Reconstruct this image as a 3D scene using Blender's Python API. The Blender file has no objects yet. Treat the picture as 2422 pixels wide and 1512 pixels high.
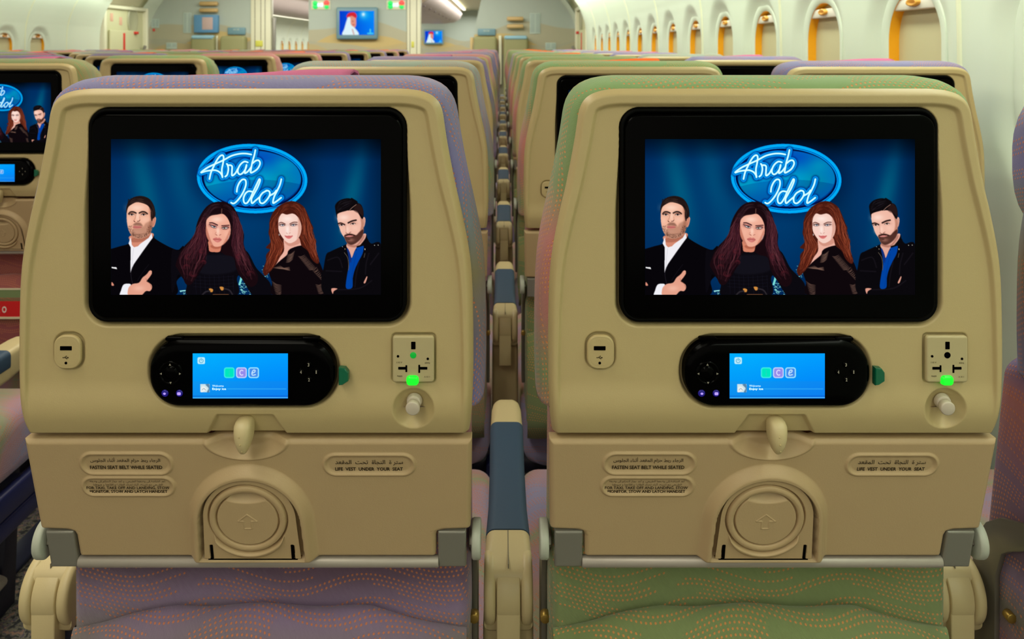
import bpy, bmesh, math, random
from mathutils import Vector, Matrix
import numpy as np

# ---------------------------------------------------------------- camera, world, lights, exposure
SC = bpy.context.scene
F_PX, CAM_H = 1936.0, 1.18           # focal length in pixels of the 2422 wide frame, eye height
PX0, PY0 = 1187.0, 112.0             # where the level optical axis meets the picture
cam = bpy.data.cameras.new('camera'); cam_ob = bpy.data.objects.new('camera', cam)
SC.collection.objects.link(cam_ob); SC.camera = cam_ob
cam.sensor_width = 36.0; cam.sensor_fit = 'HORIZONTAL'; cam.lens = 36.0*F_PX/2422.0
cam.shift_x = (1211.0-PX0)/2422.0; cam.shift_y = -(756.0-PY0)/2422.0
cam.clip_start = .02; cam.clip_end = 100
cam_ob.location = (0, 0, CAM_H); cam_ob.rotation_euler = (math.pi/2, 0, 0)
cam.dof.use_dof = True; cam.dof.focus_distance = .738; cam.dof.aperture_fstop = 15.0

world = bpy.data.worlds.new('world'); SC.world = world; world.use_nodes = True
world.node_tree.nodes['Background'].inputs[0].default_value = (1.0, .93, .76, 1)
world.node_tree.nodes['Background'].inputs[1].default_value = .60

def area(name, loc, sx, sy, power, col=(1, .95, .78), rot=(0, 0, 0)):
    l = bpy.data.lights.new(name, 'AREA'); l.shape = 'RECTANGLE'; l.size = sx; l.size_y = sy
    l.energy = power; l.color = col
    o = bpy.data.objects.new(name, l); SC.collection.objects.link(o); o.location = loc; o.rotation_euler = rot
    return o
area('aisle_light_right', (-.72, 4.6, 2.12), .5, 12.5, 88)
area('aisle_light_left', (-3.07, 4.6, 2.12), .5, 12.5, 84)
area('row_light_rear', (.1, -1.2, 2.05), 2.0, 1.6, 12.0)
area('window_wash_right', (.74, 3.4, 1.72), .10, 12.0, 50, (.93, 1, .84), (0, math.radians(-22), 0))
area('window_wash_left', (-4.53, 6.0, 1.72), .10, 9.0, 16, (.93, 1, .84), (0, math.radians(22), 0))
area('forward_light', (-.9, 18, 2.12), .8, 11, 190, (1, .98, .9))
area('forward_light_left', (-3.1, 18, 2.12), .8, 11, 190, (1, .98, .9))
area('door_zone_light', (-1.9, 10.2, 2.14), 4.6, .5, 60, (1, .99, .9), (math.radians(25), 0, 0))  # unseen lamp added and tilted forward to brighten the bulkheads
SC.view_settings.view_transform = 'Standard'; SC.view_settings.look = 'None'
SC.view_settings.exposure = 0.0; SC.view_settings.gamma = 1.0; SC.view_settings.use_curve_mapping = False
# ---------------------------------------------------------------- pictures shown on the screens
import numpy as np

class Canvas:
    """tiny painter: draws soft-edged shapes into an array whose cells become coloured screen cells"""
    def __init__(s, x0, y0, x1, y1, ss=2, cell=1.0):
        s.x0, s.y0, s.x1, s.y1, s.ss, s.cell = x0, y0, x1, y1, ss, cell
        s.w = int(round((x1-x0)/cell)); s.h = int(round((y1-y0)/cell))
        s.k = ss/cell
        s.a = np.zeros((s.h*ss, s.w*ss, 3), np.float32)
        gy, gx = np.mgrid[0:s.h*ss, 0:s.w*ss]
        s.X = (gx+.5)/s.k + x0; s.Y = (gy+.5)/s.k + y0
        s.t = (0, 0, 1)
    def view(s, ox, oy, z): s.t = (ox, oy, z)
    def P(s, pts):
        p = np.array(pts, float).reshape(-1, 2); ox, oy, z = s.t
        return p/z + [ox, oy]
    def L(s, d): return d/s.t[2]
    def box(s, x0, y0, x1, y1):
        i0 = max(0, int((y0-s.y0)*s.k)); i1 = min(s.a.shape[0], int((y1-s.y0)*s.k)+2)
        j0 = max(0, int((x0-s.x0)*s.k)); j1 = min(s.a.shape[1], int((x1-s.x0)*s.k)+2)
        return (slice(i0, i1), slice(j0, j1)) if i1 > i0 and j1 > j0 else None
    def mix(s, sl, m, col):
        c = np.array(col, np.float32)
        s.a[sl] = s.a[sl]*(1-m[..., None]) + c*m[..., None]
    @staticmethod
    def smooth(p, closed, n=8):
        m = len(p)
        if m < 3: return p
        out = []
        rng = range(m) if closed else range(m-1)
        for i in rng:
            g = (lambda q: p[q % m]) if closed else (lambda q: p[min(max(q, 0), m-1)])
            a, b, c, d = g(i-1), g(i), g(i+1), g(i+2)
            for t in np.arange(n)/n:
                out.append(.5*((2*b)+(c-a)*t+(2*a-5*b+4*c-d)*t*t+(3*b-a-3*c+d)*t**3))
        if not closed: out.append(p[-1])
        return np.array(out)
    def mask(s, p, soft=0):
        r = soft*3+1
        sl = s.box(p[:, 0].min()-r, p[:, 1].min()-r, p[:, 0].max()+r, p[:, 1].max()+r)
        if sl is None: return None, None
        X, Y = s.X[sl], s.Y[sl]
        ins = np.zeros(X.shape, bool)
        q = np.roll(p, -1, 0)
        xs, ys = X[0], Y[:, 0]
        for (ax, ay), (bx, by) in zip(p, q):
            if ay == by: continue
            rows = np.nonzero((ys >= min(ay, by)) & (ys < max(ay, by)))[0]
            if len(rows) == 0: continue
            xc = ax+(ys[rows]-ay)*(bx-ax)/(by-ay)
            ins[rows] ^= xs[None, :] < xc[:, None]
        m = ins.astype(np.float32)
        if soft > 0:
            n = max(1, int(soft*s.k))
            ker = np.hanning(2*n+3)[1:-1]; ker /= ker.sum()
            m = np.apply_along_axis(lambda v: np.convolve(v, ker, 'same'), 0, m)
            m = np.apply_along_axis(lambda v: np.convolve(v, ker, 'same'), 1, m)
        return sl, m
    def poly(s, pts, col, soft=0, alpha=1, sm=True):
        p = s.P(pts)
        if sm: p = s.smooth(p, True)
        sl, m = s.mask(p, s.L(soft))
        if sl is None: return
        s.mix(sl, m*alpha, col)
    def blob(s, cx, cy, rx, ry, col, alpha=1, ang=0, hard=2.0):
        c = s.P([cx, cy])[0]; rx, ry = s.L(rx), s.L(ry); R = max(rx, ry)*1.8
        sl = s.box(c[0]-R, c[1]-R, c[0]+R, c[1]+R)
        if sl is None: return
        dx, dy = s.X[sl]-c[0], s.Y[sl]-c[1]; ca, sa = math.cos(ang), math.sin(ang)
        u, v = (dx*ca+dy*sa)/rx, (-dx*sa+dy*ca)/ry
        s.mix(sl, alpha*np.exp(-((u*u+v*v)**(hard/2))).astype(np.float32), col)
    def ell(s, cx, cy, rx, ry, col, alpha=1, ang=0, a0=0, a1=None):
        t = np.linspace(0, 2*math.pi, 60, endpoint=False)
        ca, sa = math.cos(ang), math.sin(ang)
        x, y = rx*np.cos(t), ry*np.sin(t)
        s.poly(np.stack([cx+x*ca-y*sa, cy+x*sa+y*ca], 1), col, 0, alpha, False)
    def stroke(s, pts, w, col, alpha=1, sm=True, soft=0, taper=False, world=False):
        p = np.array(pts, float).reshape(-1, 2) if world else s.P(pts)
        if sm: p = s.smooth(p, False, 6)
        w = w if world else s.L(w); r = w/2; soft = (soft if world else s.L(soft)) + .6/s.k
        pad = r+soft+1/s.k
        sl = s.box(p[:, 0].min()-pad, p[:, 1].min()-pad, p[:, 0].max()+pad, p[:, 1].max()+pad)
        if sl is None: return
        X, Y = s.X[sl], s.Y[sl]; D = np.full(X.shape, 1e9)
        n = len(p)-1
        for i in range(n):
            a, b = p[i], p[i+1]; d = b-a; L2 = max(d@d, 1e-9)
            rr = r*(1-abs(2*(i+.5)/n-1)**2*.85) if taper else r
            i0 = np.searchsorted(Y[:, 0], min(a[1], b[1])-pad); i1 = np.searchsorted(Y[:, 0], max(a[1], b[1])+pad)
            j0 = np.searchsorted(X[0], min(a[0], b[0])-pad); j1 = np.searchsorted(X[0], max(a[0], b[0])+pad)
            xx, yy = X[i0:i1, j0:j1], Y[i0:i1, j0:j1]
            t = np.clip(((xx-a[0])*d[0]+(yy-a[1])*d[1])/L2, 0, 1)
            dd = np.hypot(xx-a[0]-t*d[0], yy-a[1]-t*d[1])-rr
            D[i0:i1, j0:j1] = np.minimum(D[i0:i1, j0:j1], dd)
        m = np.clip(.5-D/(2*soft), 0, 1).astype(np.float32)
        s.mix(sl, m*alpha, col)
    def strands(s, A, B, n, cols, w, alpha=.6, seed=1, wig=0):
        rs = np.random.RandomState(seed)
        A = s.smooth(s.P(A), False, 4); B = s.smooth(s.P(B), False, 4)
        ta = np.linspace(0, 1, 14)
        rz = lambda P_: np.stack([np.interp(ta, np.linspace(0, 1, len(P_)), P_[:, q]) for q in (0, 1)], 1)
        A, B = rz(A), rz(B)
        for _ in range(n):
            f = rs.rand(); c = cols[rs.randint(len(cols))]
            i0 = rs.randint(0, 8); i1 = min(14, i0+rs.randint(4, 9))
            q = (A*(1-f)+B*f)[i0:i1]
            q = q + s.L(wig)*np.sin(ta[i0:i1]*22+f*9+_)[:, None]*[1, .3]
            s.stroke(q, s.L(w)*(.5+rs.rand()), c, alpha*(.4+.6*rs.rand()), False, .2, True, world=True)
    def out(s):
        a = s.a.reshape(s.h, s.ss, s.w, s.ss, 3).mean((1, 3))
        return np.clip(a/255., 0, 1)

def paint_show():
    c = Canvas(263, 329, 901, 697)
    X, Y = c.X, c.Y
    u, v = (X-263)/638, (Y-329)/368
    base = np.stack([0*u, 29+29*np.sin(math.pi*np.clip(v*.75+.15, 0, 1))*(.65+.35*np.cos((u-.45)*3.2)), 74+36*np.sin(math.pi*np.clip(v*.7+.2, 0, 1))*(.6+.4*np.cos((u-.45)*3))], -1)
    def beam(u0, tilt, wd, amp, v0=.45, hv=.5):
        g = np.exp(-((u-u0-tilt*(v-.3))/wd)**2)*np.exp(-((v-v0)/hv)**2)
        return g[..., None]*np.array([0, 1.0, .6])*amp*.78
    base = base + beam(.125, .12, .045, 44, .3, .35)+beam(.26, .12, .05, 26, .2, .3)+beam(.9, -.12, .035, 48, .35, .3)+beam(.36, .05, .03, 14, .15, .3)+beam(.33, 0, .05, 18, .8, .3)
    dark = np.clip(1-v*7, 0, 1)*.55+np.clip((u-.93)*9, 0, 1)*.4+np.exp(-((u-.69)/.09)**2)*.2+np.exp(-((u-.5)/.2)**2-(v/.06)**2)*.3
    c.a = (base*(1-np.clip(dark, 0, .9)[..., None])).astype(np.float32)
    # oval sign
    c.view(450, 330, 7.957)
    cx, cy, rx, ry, an = 1167, 738, 1040, 652, .055
    def E(d, col, al=1): c.ell(cx, cy, rx-d, ry-d, col, al, an)
    c.blob(cx, cy, rx*1.12, ry*1.12, (0, 20, 60), .5, an, 8)
    E(0, (0, 130, 225)); E(6, (0, 172, 245)); E(56, (0, 120, 215)); E(60, (0, 60, 150)); E(68, (0, 150, 235)); E(86, (0, 96, 190)); E(92, (0, 8, 52))
    E(120, (0, 50, 130))
    # inner glassy field
    t = np.linspace(0, 2*math.pi, 80, endpoint=False)
    p = c.P(np.stack([cx+10+(rx-132)*np.cos(t), cy+(ry-126)*np.sin(t)], 1)); sl, m = c.mask(p, 1.5)
    uu, vv = (c.X[sl]-c.P([cx, cy])[0, 0])/130., (c.Y[sl]-c.P([cx, cy])[0, 1])/82.
    f = np.stack([0*uu, 112+45*np.exp(-((uu-.1)/.6)**2-((vv-.05)/.35)**2)+38*np.exp(-((uu+.75)/.3)**2-((vv-.2)/.3)**2)-30*np.exp(-((uu-.15)/.35)**2-((vv+.6)/.25)**2)+25*np.exp(-((uu-.6)/.2)**2-((vv+.4)/.2)**2),
                  188+22*np.exp(-((uu+.1)/.7)**2-((vv-.05)/.35)**2)-22*np.exp(-((uu-.55)/.25)**2-((vv-.1)/.3)**2)], -1)
    low = vv > .13-.22*(1-((uu-.1)/1.0)**2)+.12
    f = np.where(low[..., None], f*np.array([1, .80, .88])+np.array([0, 0, 4]), f)
    c.a[sl] = c.a[sl]*(1-m[..., None])+f*m[..., None]
    arab = [[(365, 745), (395, 620), (440, 520), (500, 400), (560, 320), (610, 298), (632, 340), (620, 450), (598, 570), (608, 712)],
            [(608, 690), (560, 620), (480, 582), (380, 585), (290, 600), (208, 622), (330, 530), (500, 450), (640, 385), (780, 310), (930, 272), (1050, 268), (1150, 285)],
            [(662, 700), (700, 660), (720, 560), (705, 478), (690, 462)], [(710, 492), (755, 485), (790, 510), (788, 590), (790, 680), (850, 640), (895, 560)],
            [(1085, 432), (1020, 418), (950, 470), (905, 550), (900, 620), (940, 660), (1000, 620), (1050, 540), (1062, 480), (1040, 560), (1030, 635), (1090, 600), (1150, 520)],
            [(1228, 202), (1205, 310), (1170, 430), (1150, 540), (1140, 625), (1200, 605), (1270, 550), (1315, 460), (1295, 400), (1240, 400), (1175, 450)]]
    idol = [[(878, 985), (890, 900), (930, 810), (985, 755), (1040, 765), (1050, 850), (1010, 970), (940, 1090), (860, 1180), (810, 1205), (772, 1188)],
            [(1175, 985), (1100, 975), (1040, 1020), (1005, 1110), (1020, 1190), (1070, 1195), (1130, 1110), (1180, 1000), (1250, 850), (1300, 750), (1315, 780), (1270, 900), (1200, 1030), (1155, 1120), (1165, 1200), (1230, 1150), (1300, 1090)],
            [(1430, 970), (1360, 1010), (1310, 1090), (1315, 1180), (1370, 1200), (1440, 1140), (1495, 1050), (1490, 980), (1440, 962), (1410, 980)],
            [(1495, 1060), (1580, 1010), (1620, 960)],
            [(1715, 748), (1690, 850), (1640, 960), (1580, 1080), (1560, 1195), (1630, 1160), (1712, 1095)]]
    for g in (arab, idol):
        for w, col, al, so in ((150, (0, 20, 90), .55, 22), (118, (0, 70, 190), 1, 3), (102, (0, 165, 245), 1, 3), (66, (0, 45, 150), 1, 3), (52, (0, 150, 240), 1, 4), (34, (90, 240, 255), 1, 4), (24, (235, 255, 255), 1, 3)):
            for st in g: c.stroke(st, w, col, al, True, so)
    # town lights
    rs = np.random.RandomState(4)
    c.view(0, 0, 1)
    for (x0, y0, x1, y1, n, tri) in ((620, 627, 634, 655, 26, 0), (568, 652, 580, 696, 30, 0), (714, 672, 732, 696, 46, 1), (566, 676, 592, 697, 30, 0), (426, 686, 448, 697, 12, 0)):
        for _ in range(n):
            x, y = x0+rs.rand()*(x1-x0), y0+rs.rand()*(y1-y0)
            if tri and abs(x-(x0+x1)/2) > (y-y0)/(y1-y0)*(x1-x0)/2+1: continue
            c.stroke([(x, y), (x+1.6, y)], 1.3, (150, 235, 220), .8, False)
    c.stroke([(427, 688), (447, 686)], 2.5, (160, 240, 235)); c.stroke([(572, 655), (567, 672)], 5, (120, 220, 215)); c.stroke([(580, 664), (586, 662)], 3, (150, 235, 225))
    # ---- man with white shirt
    c.view(260, 450, 6.05)
    c.poly([(30, 835), (150, 800), (270, 765), (330, 700), (600, 640), (650, 690), (760, 760), (900, 830), (985, 850), (1060, 800), (1089, 1000), (1040, 1200), (960, 1300), (900, 1512), (30, 1512), (-40, 1512), (-40, 850)], (7, 5, 9), 4)
    c.poly([(300, 650), (605, 610), (600, 700), (430, 830), (350, 825), (300, 740)], (214, 138, 112), 3)
    c.poly([(310, 690), (600, 640), (590, 700), (430, 740), (320, 740)], (150, 85, 65), 14, .55)
    c.poly([(305, 665), (272, 760), (302, 815), (300, 1180), (345, 1060), (470, 880), (615, 680), (600, 612), (560, 680), (440, 765), (405, 800), (350, 815), (318, 780)], (240, 238, 243), 2, 1, False)
    c.stroke([(345, 830), (335, 900), (318, 1120)], 5, (190, 188, 200), .8)
    c.stroke([(470, 890), (350, 1060), (305, 1180), (330, 1340)], 6, (40, 36, 46), .9)
    c.stroke([(560, 1060), (470, 1180), (400, 1290)], 5, (30, 26, 34), .8)
    c.poly([(30, 1095), (100, 1100), (108, 1128), (30, 1112)], (240, 240, 240), 2, 1, False)
    head = [(245, 330), (250, 250), (300, 190), (400, 165), (520, 180), (590, 240), (610, 330), (612, 450), (600, 560), (560, 640), (470, 688), (380, 688), (320, 650), (275, 575), (250, 460)]
    c.poly([(608, 400), (640, 375), (664, 400), (655, 470), (630, 525), (606, 510)], (222, 150, 124), 3)
    c.stroke([(640, 405), (640, 450), (622, 500)], 9, (150, 84, 66), .6, soft=4)
    c.poly(head, (240, 180, 152), 3)
    c.blob(390, 250, 110, 50, (255, 218, 196), .8); c.blob(400, 370, 30, 70, (255, 214, 192), .7); c.blob(290, 430, 35, 50, (250, 200, 176), .6); c.blob(500, 420, 60, 45, (250, 200, 176), .6)
    c.poly([(575, 230), (612, 330), (612, 520), (570, 640), (545, 560), (580, 420), (565, 300)], (170, 105, 80), 26, .6)
    c.poly([(262, 500), (300, 600), (330, 560), (360, 470), (440, 465), (480, 520), (520, 470), (612, 440), (600, 570), (560, 640), (470, 690), (380, 690), (310, 645)], (132, 84, 64), 22, .42)
    rs = np.random.RandomState(3)
    for _ in range(420):
        a = rs.rand()*math.pi; r = .62+.38*rs.rand()**.6; x, y = 432+172*r*math.cos(a), 500+185*r*math.sin(a)
        if x > 268+max(0, y-560)*.5: c.stroke([(x, y), (x+3, y+7)], 4, (62, 36, 28), .42, False)
    c.poly([(330, 500), (385, 460), (440, 470), (475, 510), (400, 500)], (95, 58, 48), 12, .4)
    c.poly([(332, 525), (365, 508), (400, 514), (430, 510), (458, 530), (420, 545), (370, 545)], (206, 118, 112), 3)
    c.stroke([(335, 527), (395, 528), (455, 530)], 5, (120, 50, 50), .8)
    c.blob(395, 590, 60, 22, (200, 150, 128), .5)
    for ex in (318, 487):
        c.blob(ex, 335, 42, 24, (130, 80, 62), .7); c.poly([(ex-34, 352), (ex, 338), (ex+32, 352), (ex, 362)], (225, 205, 198), 2)
        c.ell(ex, 350, 14, 11, (30, 18, 16)); c.stroke([(ex-36, 352), (ex-5, 336), (ex+32, 348)], 7, (35, 20, 18), .9)
    c.stroke([(275, 338), (300, 312), (340, 310), (378, 326)], 20, (40, 26, 24), .95, soft=3); c.stroke([(425, 326), (465, 308), (505, 312), (540, 336)], 20, (40, 26, 24), .95, soft=3)
    c.stroke([(378, 340), (366, 400), (350, 432), (366, 452)], 7, (165, 100, 78), .7, soft=4); c.stroke([(348, 440), (362, 452)], 9, (70, 30, 26), .9); c.stroke([(398, 445), (424, 440), (434, 425)], 9, (70, 30, 26), .85)
    c.stroke([(430, 380), (436, 420)], 6, (190, 126, 100), .7, soft=5)
    c.poly([(590, 300), (620, 330), (618, 420), (600, 440), (588, 380)], (40, 26, 24), 8, .9)
    c.poly([(243, 330), (240, 260), (262, 180), (320, 115), (400, 85), (490, 88), (570, 125), (625, 200), (652, 290), (652, 375), (612, 412), (597, 380), (592, 310), (560, 235), (500, 195), (400, 172), (330, 195), (268, 245)], (34, 22, 21), 4)
    for q in range(26): c.stroke([(262+q*12.5, 205-70*math.sin(q/25*2.6)), (270+q*12, 128-38*math.sin(q/25*3.1)+8*(q % 3))], 9, (30, 19, 18), .9, False)
    c.strands([(262, 200), (330, 130), (420, 100), (500, 105)], [(300, 190), (380, 165), (460, 170), (560, 220)], 90, [(88, 62, 52), (60, 42, 36), (15, 8, 8)], 5, .6, 2)
    c.strands([(570, 150), (620, 220), (640, 330)], [(560, 220), (600, 300), (612, 390)], 40, [(80, 56, 46), (15, 8, 8)], 5, .5, 3)
    # arm, cuff and hand
    c.poly([(205, 1345), (300, 1340), (290, 1400), (270, 1512), (150, 1512), (165, 1430)], (240, 240, 246), 3)
    c.poly([(275, 1512), (270, 1400), (330, 1340), (420, 1320), (470, 1250), (530, 1200), (570, 1150), (600, 1150), (605, 1185), (580, 1230), (545, 1275), (530, 1300), (560, 1320), (600, 1350), (605, 1400), (575, 1440), (520, 1440), (470, 1490), (440, 1512)], (228, 160, 136), 3)
    c.stroke([(530, 1300), (575, 1330), (600, 1385)], 7, (150, 90, 72), .7, soft=4); c.stroke([(520, 1260), (540, 1300)], 6, (150, 90, 72), .7, soft=3); c.blob(420, 1400, 80, 40, (246, 190, 168), .7)
    c.poly([(33, 1310), (62, 1345), (60, 1362), (30, 1360)], (215, 140, 118), 2)
    # ---- woman with long dark hair
    c.view(410, 460, 6.3)
    c.poly([(-20, 860), (80, 840), (300, 800), (530, 840), (700, 850), (1000, 830), (1110, 860), (1230, 1080), (1330, 1190), (1449, 1330), (1449, 1512), (1200, 1512), (1010, 1230), (950, 1250), (930, 1512), (245, 1512), (200, 1330), (80, 1190), (40, 1330), (-20, 1440)], (11, 9, 15), 4)
    c.poly([(350, 930), (520, 900), (900, 920), (940, 1120), (640, 1190), (380, 1150)], (20, 19, 28), 30, .8)
    for x in range(330, 900, 70): c.stroke([(x, 1200), (x+14, 1480)], 3, (32, 32, 50), .7, False)
    for y in range(1220, 1420, 50): c.stroke([(300, y), (600, y+14), (900, y-6)], 3, (32, 32, 50), .7)
    c.poly([(345, 470), (400, 320), (500, 180), (620, 115), (760, 112), (880, 170), (960, 300), (1010, 450), (1055, 600), (1050, 740), (1100, 880), (1170, 1040), (1260, 1200), (1240, 1330), (1140, 1370), (1020, 1250), (940, 1100), (900, 940), (780, 900), (700, 860), (560, 860), (480, 920), (490, 1010), (430, 1100), (370, 1200), (330, 1260), (260, 1340), (190, 1330), (140, 1230), (60, 1100), (40, 1040), (90, 900), (150, 790), (270, 660), (330, 570)], (24, 9, 14), 5)
    hc = [(92, 40, 48), (70, 24, 34), (120, 62, 70), (12, 4, 8), (50, 22, 34)]
    c.strands([(480, 280), (370, 470), (300, 640), (130, 860), (90, 1050), (180, 1250)], [(560, 300), (480, 480), (500, 700), (500, 880), (440, 1060), (290, 1300)], 260, hc, 7, .6, 5, 14)
    c.strands([(860, 240), (900, 460), (870, 700), (900, 900), (960, 1080), (1060, 1260)], [(940, 260), (1030, 520), (1040, 740), (1100, 900), (1180, 1080), (1230, 1260)], 240, hc, 7, .6, 6, 14)
    c.strands([(430, 300), (560, 160), (700, 130)], [(480, 380), (600, 230), (720, 200)], 70, [(60, 34, 44), (14, 6, 10), (80, 50, 58)], 5, .5, 7)
    c.strands([(730, 130), (860, 190), (950, 340)], [(740, 210), (840, 260), (900, 420)], 60, [(60, 34, 44), (14, 6, 10), (80, 50, 58)], 5, .5, 8)
    c.poly([(535, 690), (700, 730), (712, 800), (690, 852), (620, 858), (545, 845), (530, 780)], (214, 132, 104), 4)
    c.poly([(560, 760), (720, 730), (700, 800), (600, 805)], (160, 80, 60), 12, .6)
    for (x, y, r, k) in ((230, 930, 60, 1), (200, 1080, 55, 2), (300, 1180, 60, 0), (430, 840, 50, 1), (450, 1010, 45, 3), (1150, 1180, 60, 2), (980, 920, 50, 1)):
        for q in range(5):
            a = np.linspace(k, k+4.4, 9); rr = r*(1-.15*q)
            c.stroke(np.stack([x+rr*np.cos(a), y+rr*.8*np.sin(a)], 1), 6, (118, 44, 52) if q % 2 else (60, 16, 26), .6, True, 2, True)
    c.poly([(492, 460), (500, 380), (560, 320), (660, 300), (740, 290), (800, 340), (842, 420), (855, 500), (848, 600), (800, 690), (730, 755), (660, 778), (600, 765), (540, 700), (500, 620), (488, 540)], (238, 172, 148), 4)
    c.blob(650, 370, 95, 45, (255, 215, 195), .85); c.blob(668, 540, 26, 70, (255, 216, 196), .8); c.blob(560, 560, 40, 50, (246, 184, 160), .6); c.blob(790, 580, 40, 50, (246, 184, 160), .6)
    c.poly([(488, 460), (500, 640), (600, 768), (560, 680), (520, 560)], (170, 90, 70), 12, .6); c.poly([(850, 520), (830, 660), (740, 752), (790, 640)], (180, 100, 78), 12, .5)
    c.stroke([(725, 215), (722, 290)], 9, (170, 120, 100), .7, soft=3)
    c.stroke([(545, 424), (590, 424), (660, 456)], 17, (55, 22, 26), .95, soft=3); c.stroke([(725, 466), (780, 462), (832, 458)], 15, (55, 22, 26), .95, soft=3)
    c.blob(595, 470, 56, 22, (120, 50, 60), .8, .2); c.blob(780, 494, 52, 22, (120, 50, 60), .8, -.1)
    c.poly([(560, 466), (600, 462), (642, 490), (600, 496)], (215, 205, 205), 2); c.poly([(728, 502), (770, 486), (815, 496), (775, 512)], (205, 195, 190), 2)
    c.ell(612, 480, 13, 11, (60, 75, 80)); c.ell(765, 500, 13, 10, (60, 62, 50))
    c.stroke([(538, 446), (580, 462), (640, 478)], 10, (25, 8, 12), .95); c.stroke([(560, 470), (600, 497), (642, 497)], 6, (25, 8, 12), .85); c.stroke([(725, 496), (770, 482), (828, 488)], 10, (25, 8, 12), .95); c.stroke([(732, 512), (780, 520), (822, 502)], 6, (25, 8, 12), .8)
    c.stroke([(640, 560), (626, 592), (650, 602)], 7, (170, 98, 80), .6, soft=4); c.stroke([(640, 598), (655, 608)], 7, (120, 50, 44), .8); c.stroke([(690, 606), (712, 596)], 7, (120, 50, 44), .8)
    c.poly([(592, 662), (640, 640), (665, 648), (690, 644), (722, 672), (690, 705), (650, 710), (615, 690)], (205, 116, 108), 4); c.stroke([(596, 664), (650, 670), (718, 676)], 5, (130, 50, 52), .8); c.blob(655, 690, 26, 8, (236, 160, 150), .7)
    c.stroke([(828, 612), (830, 640), (812, 670)], 6, (190, 190, 200), .8)
    for (x, y) in ((565, 1425), (725, 1398)):
        c.poly([(x-32, y-20), (x, y-28), (x+30, y-12), (x+22, y+22), (x-10, y+25)], (206, 138, 62), 2)
    c.stroke([(430, 1500), (480, 1450), (545, 1435)], 22, (45, 40, 46), .9); c.stroke([(760, 1400), (840, 1425), (890, 1500)], 22, (45, 40, 46), .9); c.stroke([(600, 1495), (820, 1495)], 24, (150, 96, 60), .8)
    # ---- woman with red-brown hair
    c.view(610, 460, 6.3)
    c.poly([(392, 640), (600, 600), (660, 760), (560, 860), (470, 960), (300, 1060), (180, 1120), (260, 980), (370, 860)], (236, 178, 160), 4)
    c.poly([(400, 690), (600, 640), (630, 720), (480, 770)], (196, 128, 108), 12, .6)
    c.poly([(175, 1140), (220, 1090), (330, 985), (430, 900), (452, 840), (500, 800), (620, 762), (740, 760), (830, 870), (920, 1010), (990, 1200), (1030, 1380), (1010, 1512), (260, 1512), (210, 1300), (170, 1180)], (14, 7, 11), 4)
    c.poly([(170, 500), (175, 400), (230, 260), (330, 160), (450, 105), (560, 108), (680, 180), (740, 290), (790, 420), (825, 500), (810, 600), (870, 690), (850, 780), (885, 880), (915, 990), (880, 1030), (800, 960), (740, 840), (650, 760), (600, 640), (400, 640), (390, 830), (330, 930), (270, 1040), (180, 1150), (110, 1210), (75, 1130), (120, 1000), (125, 900), (180, 820), (120, 790), (190, 700), (160, 580)], (74, 26, 16), 5)
    rc = [(150, 66, 40), (120, 46, 26), (60, 18, 12), (176, 88, 58), (36, 10, 8)]
    c.strands([(330, 200), (200, 400), (180, 600), (200, 800), (130, 1000), (110, 1180)], [(400, 270), (310, 380), (310, 600), (390, 780), (320, 930), (200, 1120)], 230, rc, 6, .65, 11, 12)
    c.strands([(560, 200), (660, 400), (640, 620), (700, 760), (800, 900), (880, 1020)], [(690, 200), (780, 420), (820, 560), (860, 700), (870, 860), (910, 990)], 230, rc, 6, .65, 12, 12)
    c.strands([(300, 260), (400, 150), (470, 130)], [(320, 340), (400, 250), (470, 230)], 60, rc, 5, .6, 13); c.strands([(480, 130), (600, 150), (700, 260)], [(480, 230), (560, 260), (640, 380)], 60, rc, 5, .6, 14)
    c.poly([(305, 430), (315, 350), (360, 285), (430, 300), (520, 285), (590, 330), (640, 430), (648, 520), (620, 620), (560, 690), (480, 726), (420, 700), (360, 630), (312, 540)], (246, 208, 194), 4)
    c.blob(440, 360, 80, 40, (255, 232, 222), .9); c.blob(440, 520, 24, 60, (255, 236, 228), .8); c.blob(370, 560, 36, 40, (250, 204, 194), .6); c.blob(560, 570, 42, 40, (248, 200, 188), .6)
    c.poly([(600, 330), (650, 500), (580, 680), (600, 540)], (206, 140, 118), 14, .6)
    c.stroke([(318, 428), (350, 416), (405, 438)], 12, (84, 36, 28), .95, soft=3); c.stroke([(478, 438), (530, 414), (585, 414)], 12, (84, 36, 28), .95, soft=3)
    c.blob(362, 452, 48, 16, (110, 60, 58), .7); c.blob(530, 452, 50, 16, (110, 60, 58), .7)
    for ex in (368, 528): c.poly([(ex-30, 460), (ex, 446), (ex+32, 456), (ex, 468)], (220, 220, 226), 2); c.ell(ex+2, 456, 11, 9, (70, 84, 100)); 
    c.stroke([(318, 454), (360, 442), (405, 456)], 9, (30, 12, 14), .95); c.stroke([(486, 458), (530, 440), (585, 444)], 9, (30, 12, 14), .95); c.stroke([(330, 466), (370, 472), (400, 464)], 4, (40, 16, 18), .8); c.stroke([(495, 466), (530, 470), (575, 456)], 4, (40, 16, 18), .8)
    c.stroke([(425, 572), (440, 582)], 6, (170, 100, 90), .8); c.stroke([(466, 580), (486, 568)], 6, (170, 100, 90), .8); c.stroke([(478, 470), (484, 540)], 6, (226, 178, 162), .7, soft=6)
    c.poly([(398, 612), (430, 616), (460, 612), (490, 614), (524, 612), (490, 650), (455, 658), (420, 642)], (220, 120, 116), 3); c.stroke([(402, 614), (460, 630), (520, 614)], 5, (150, 50, 56), .8)
    c.stroke([(318, 590), (318, 608)], 8, (235, 235, 235), .9)
    rs = np.random.RandomState(9)
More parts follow.
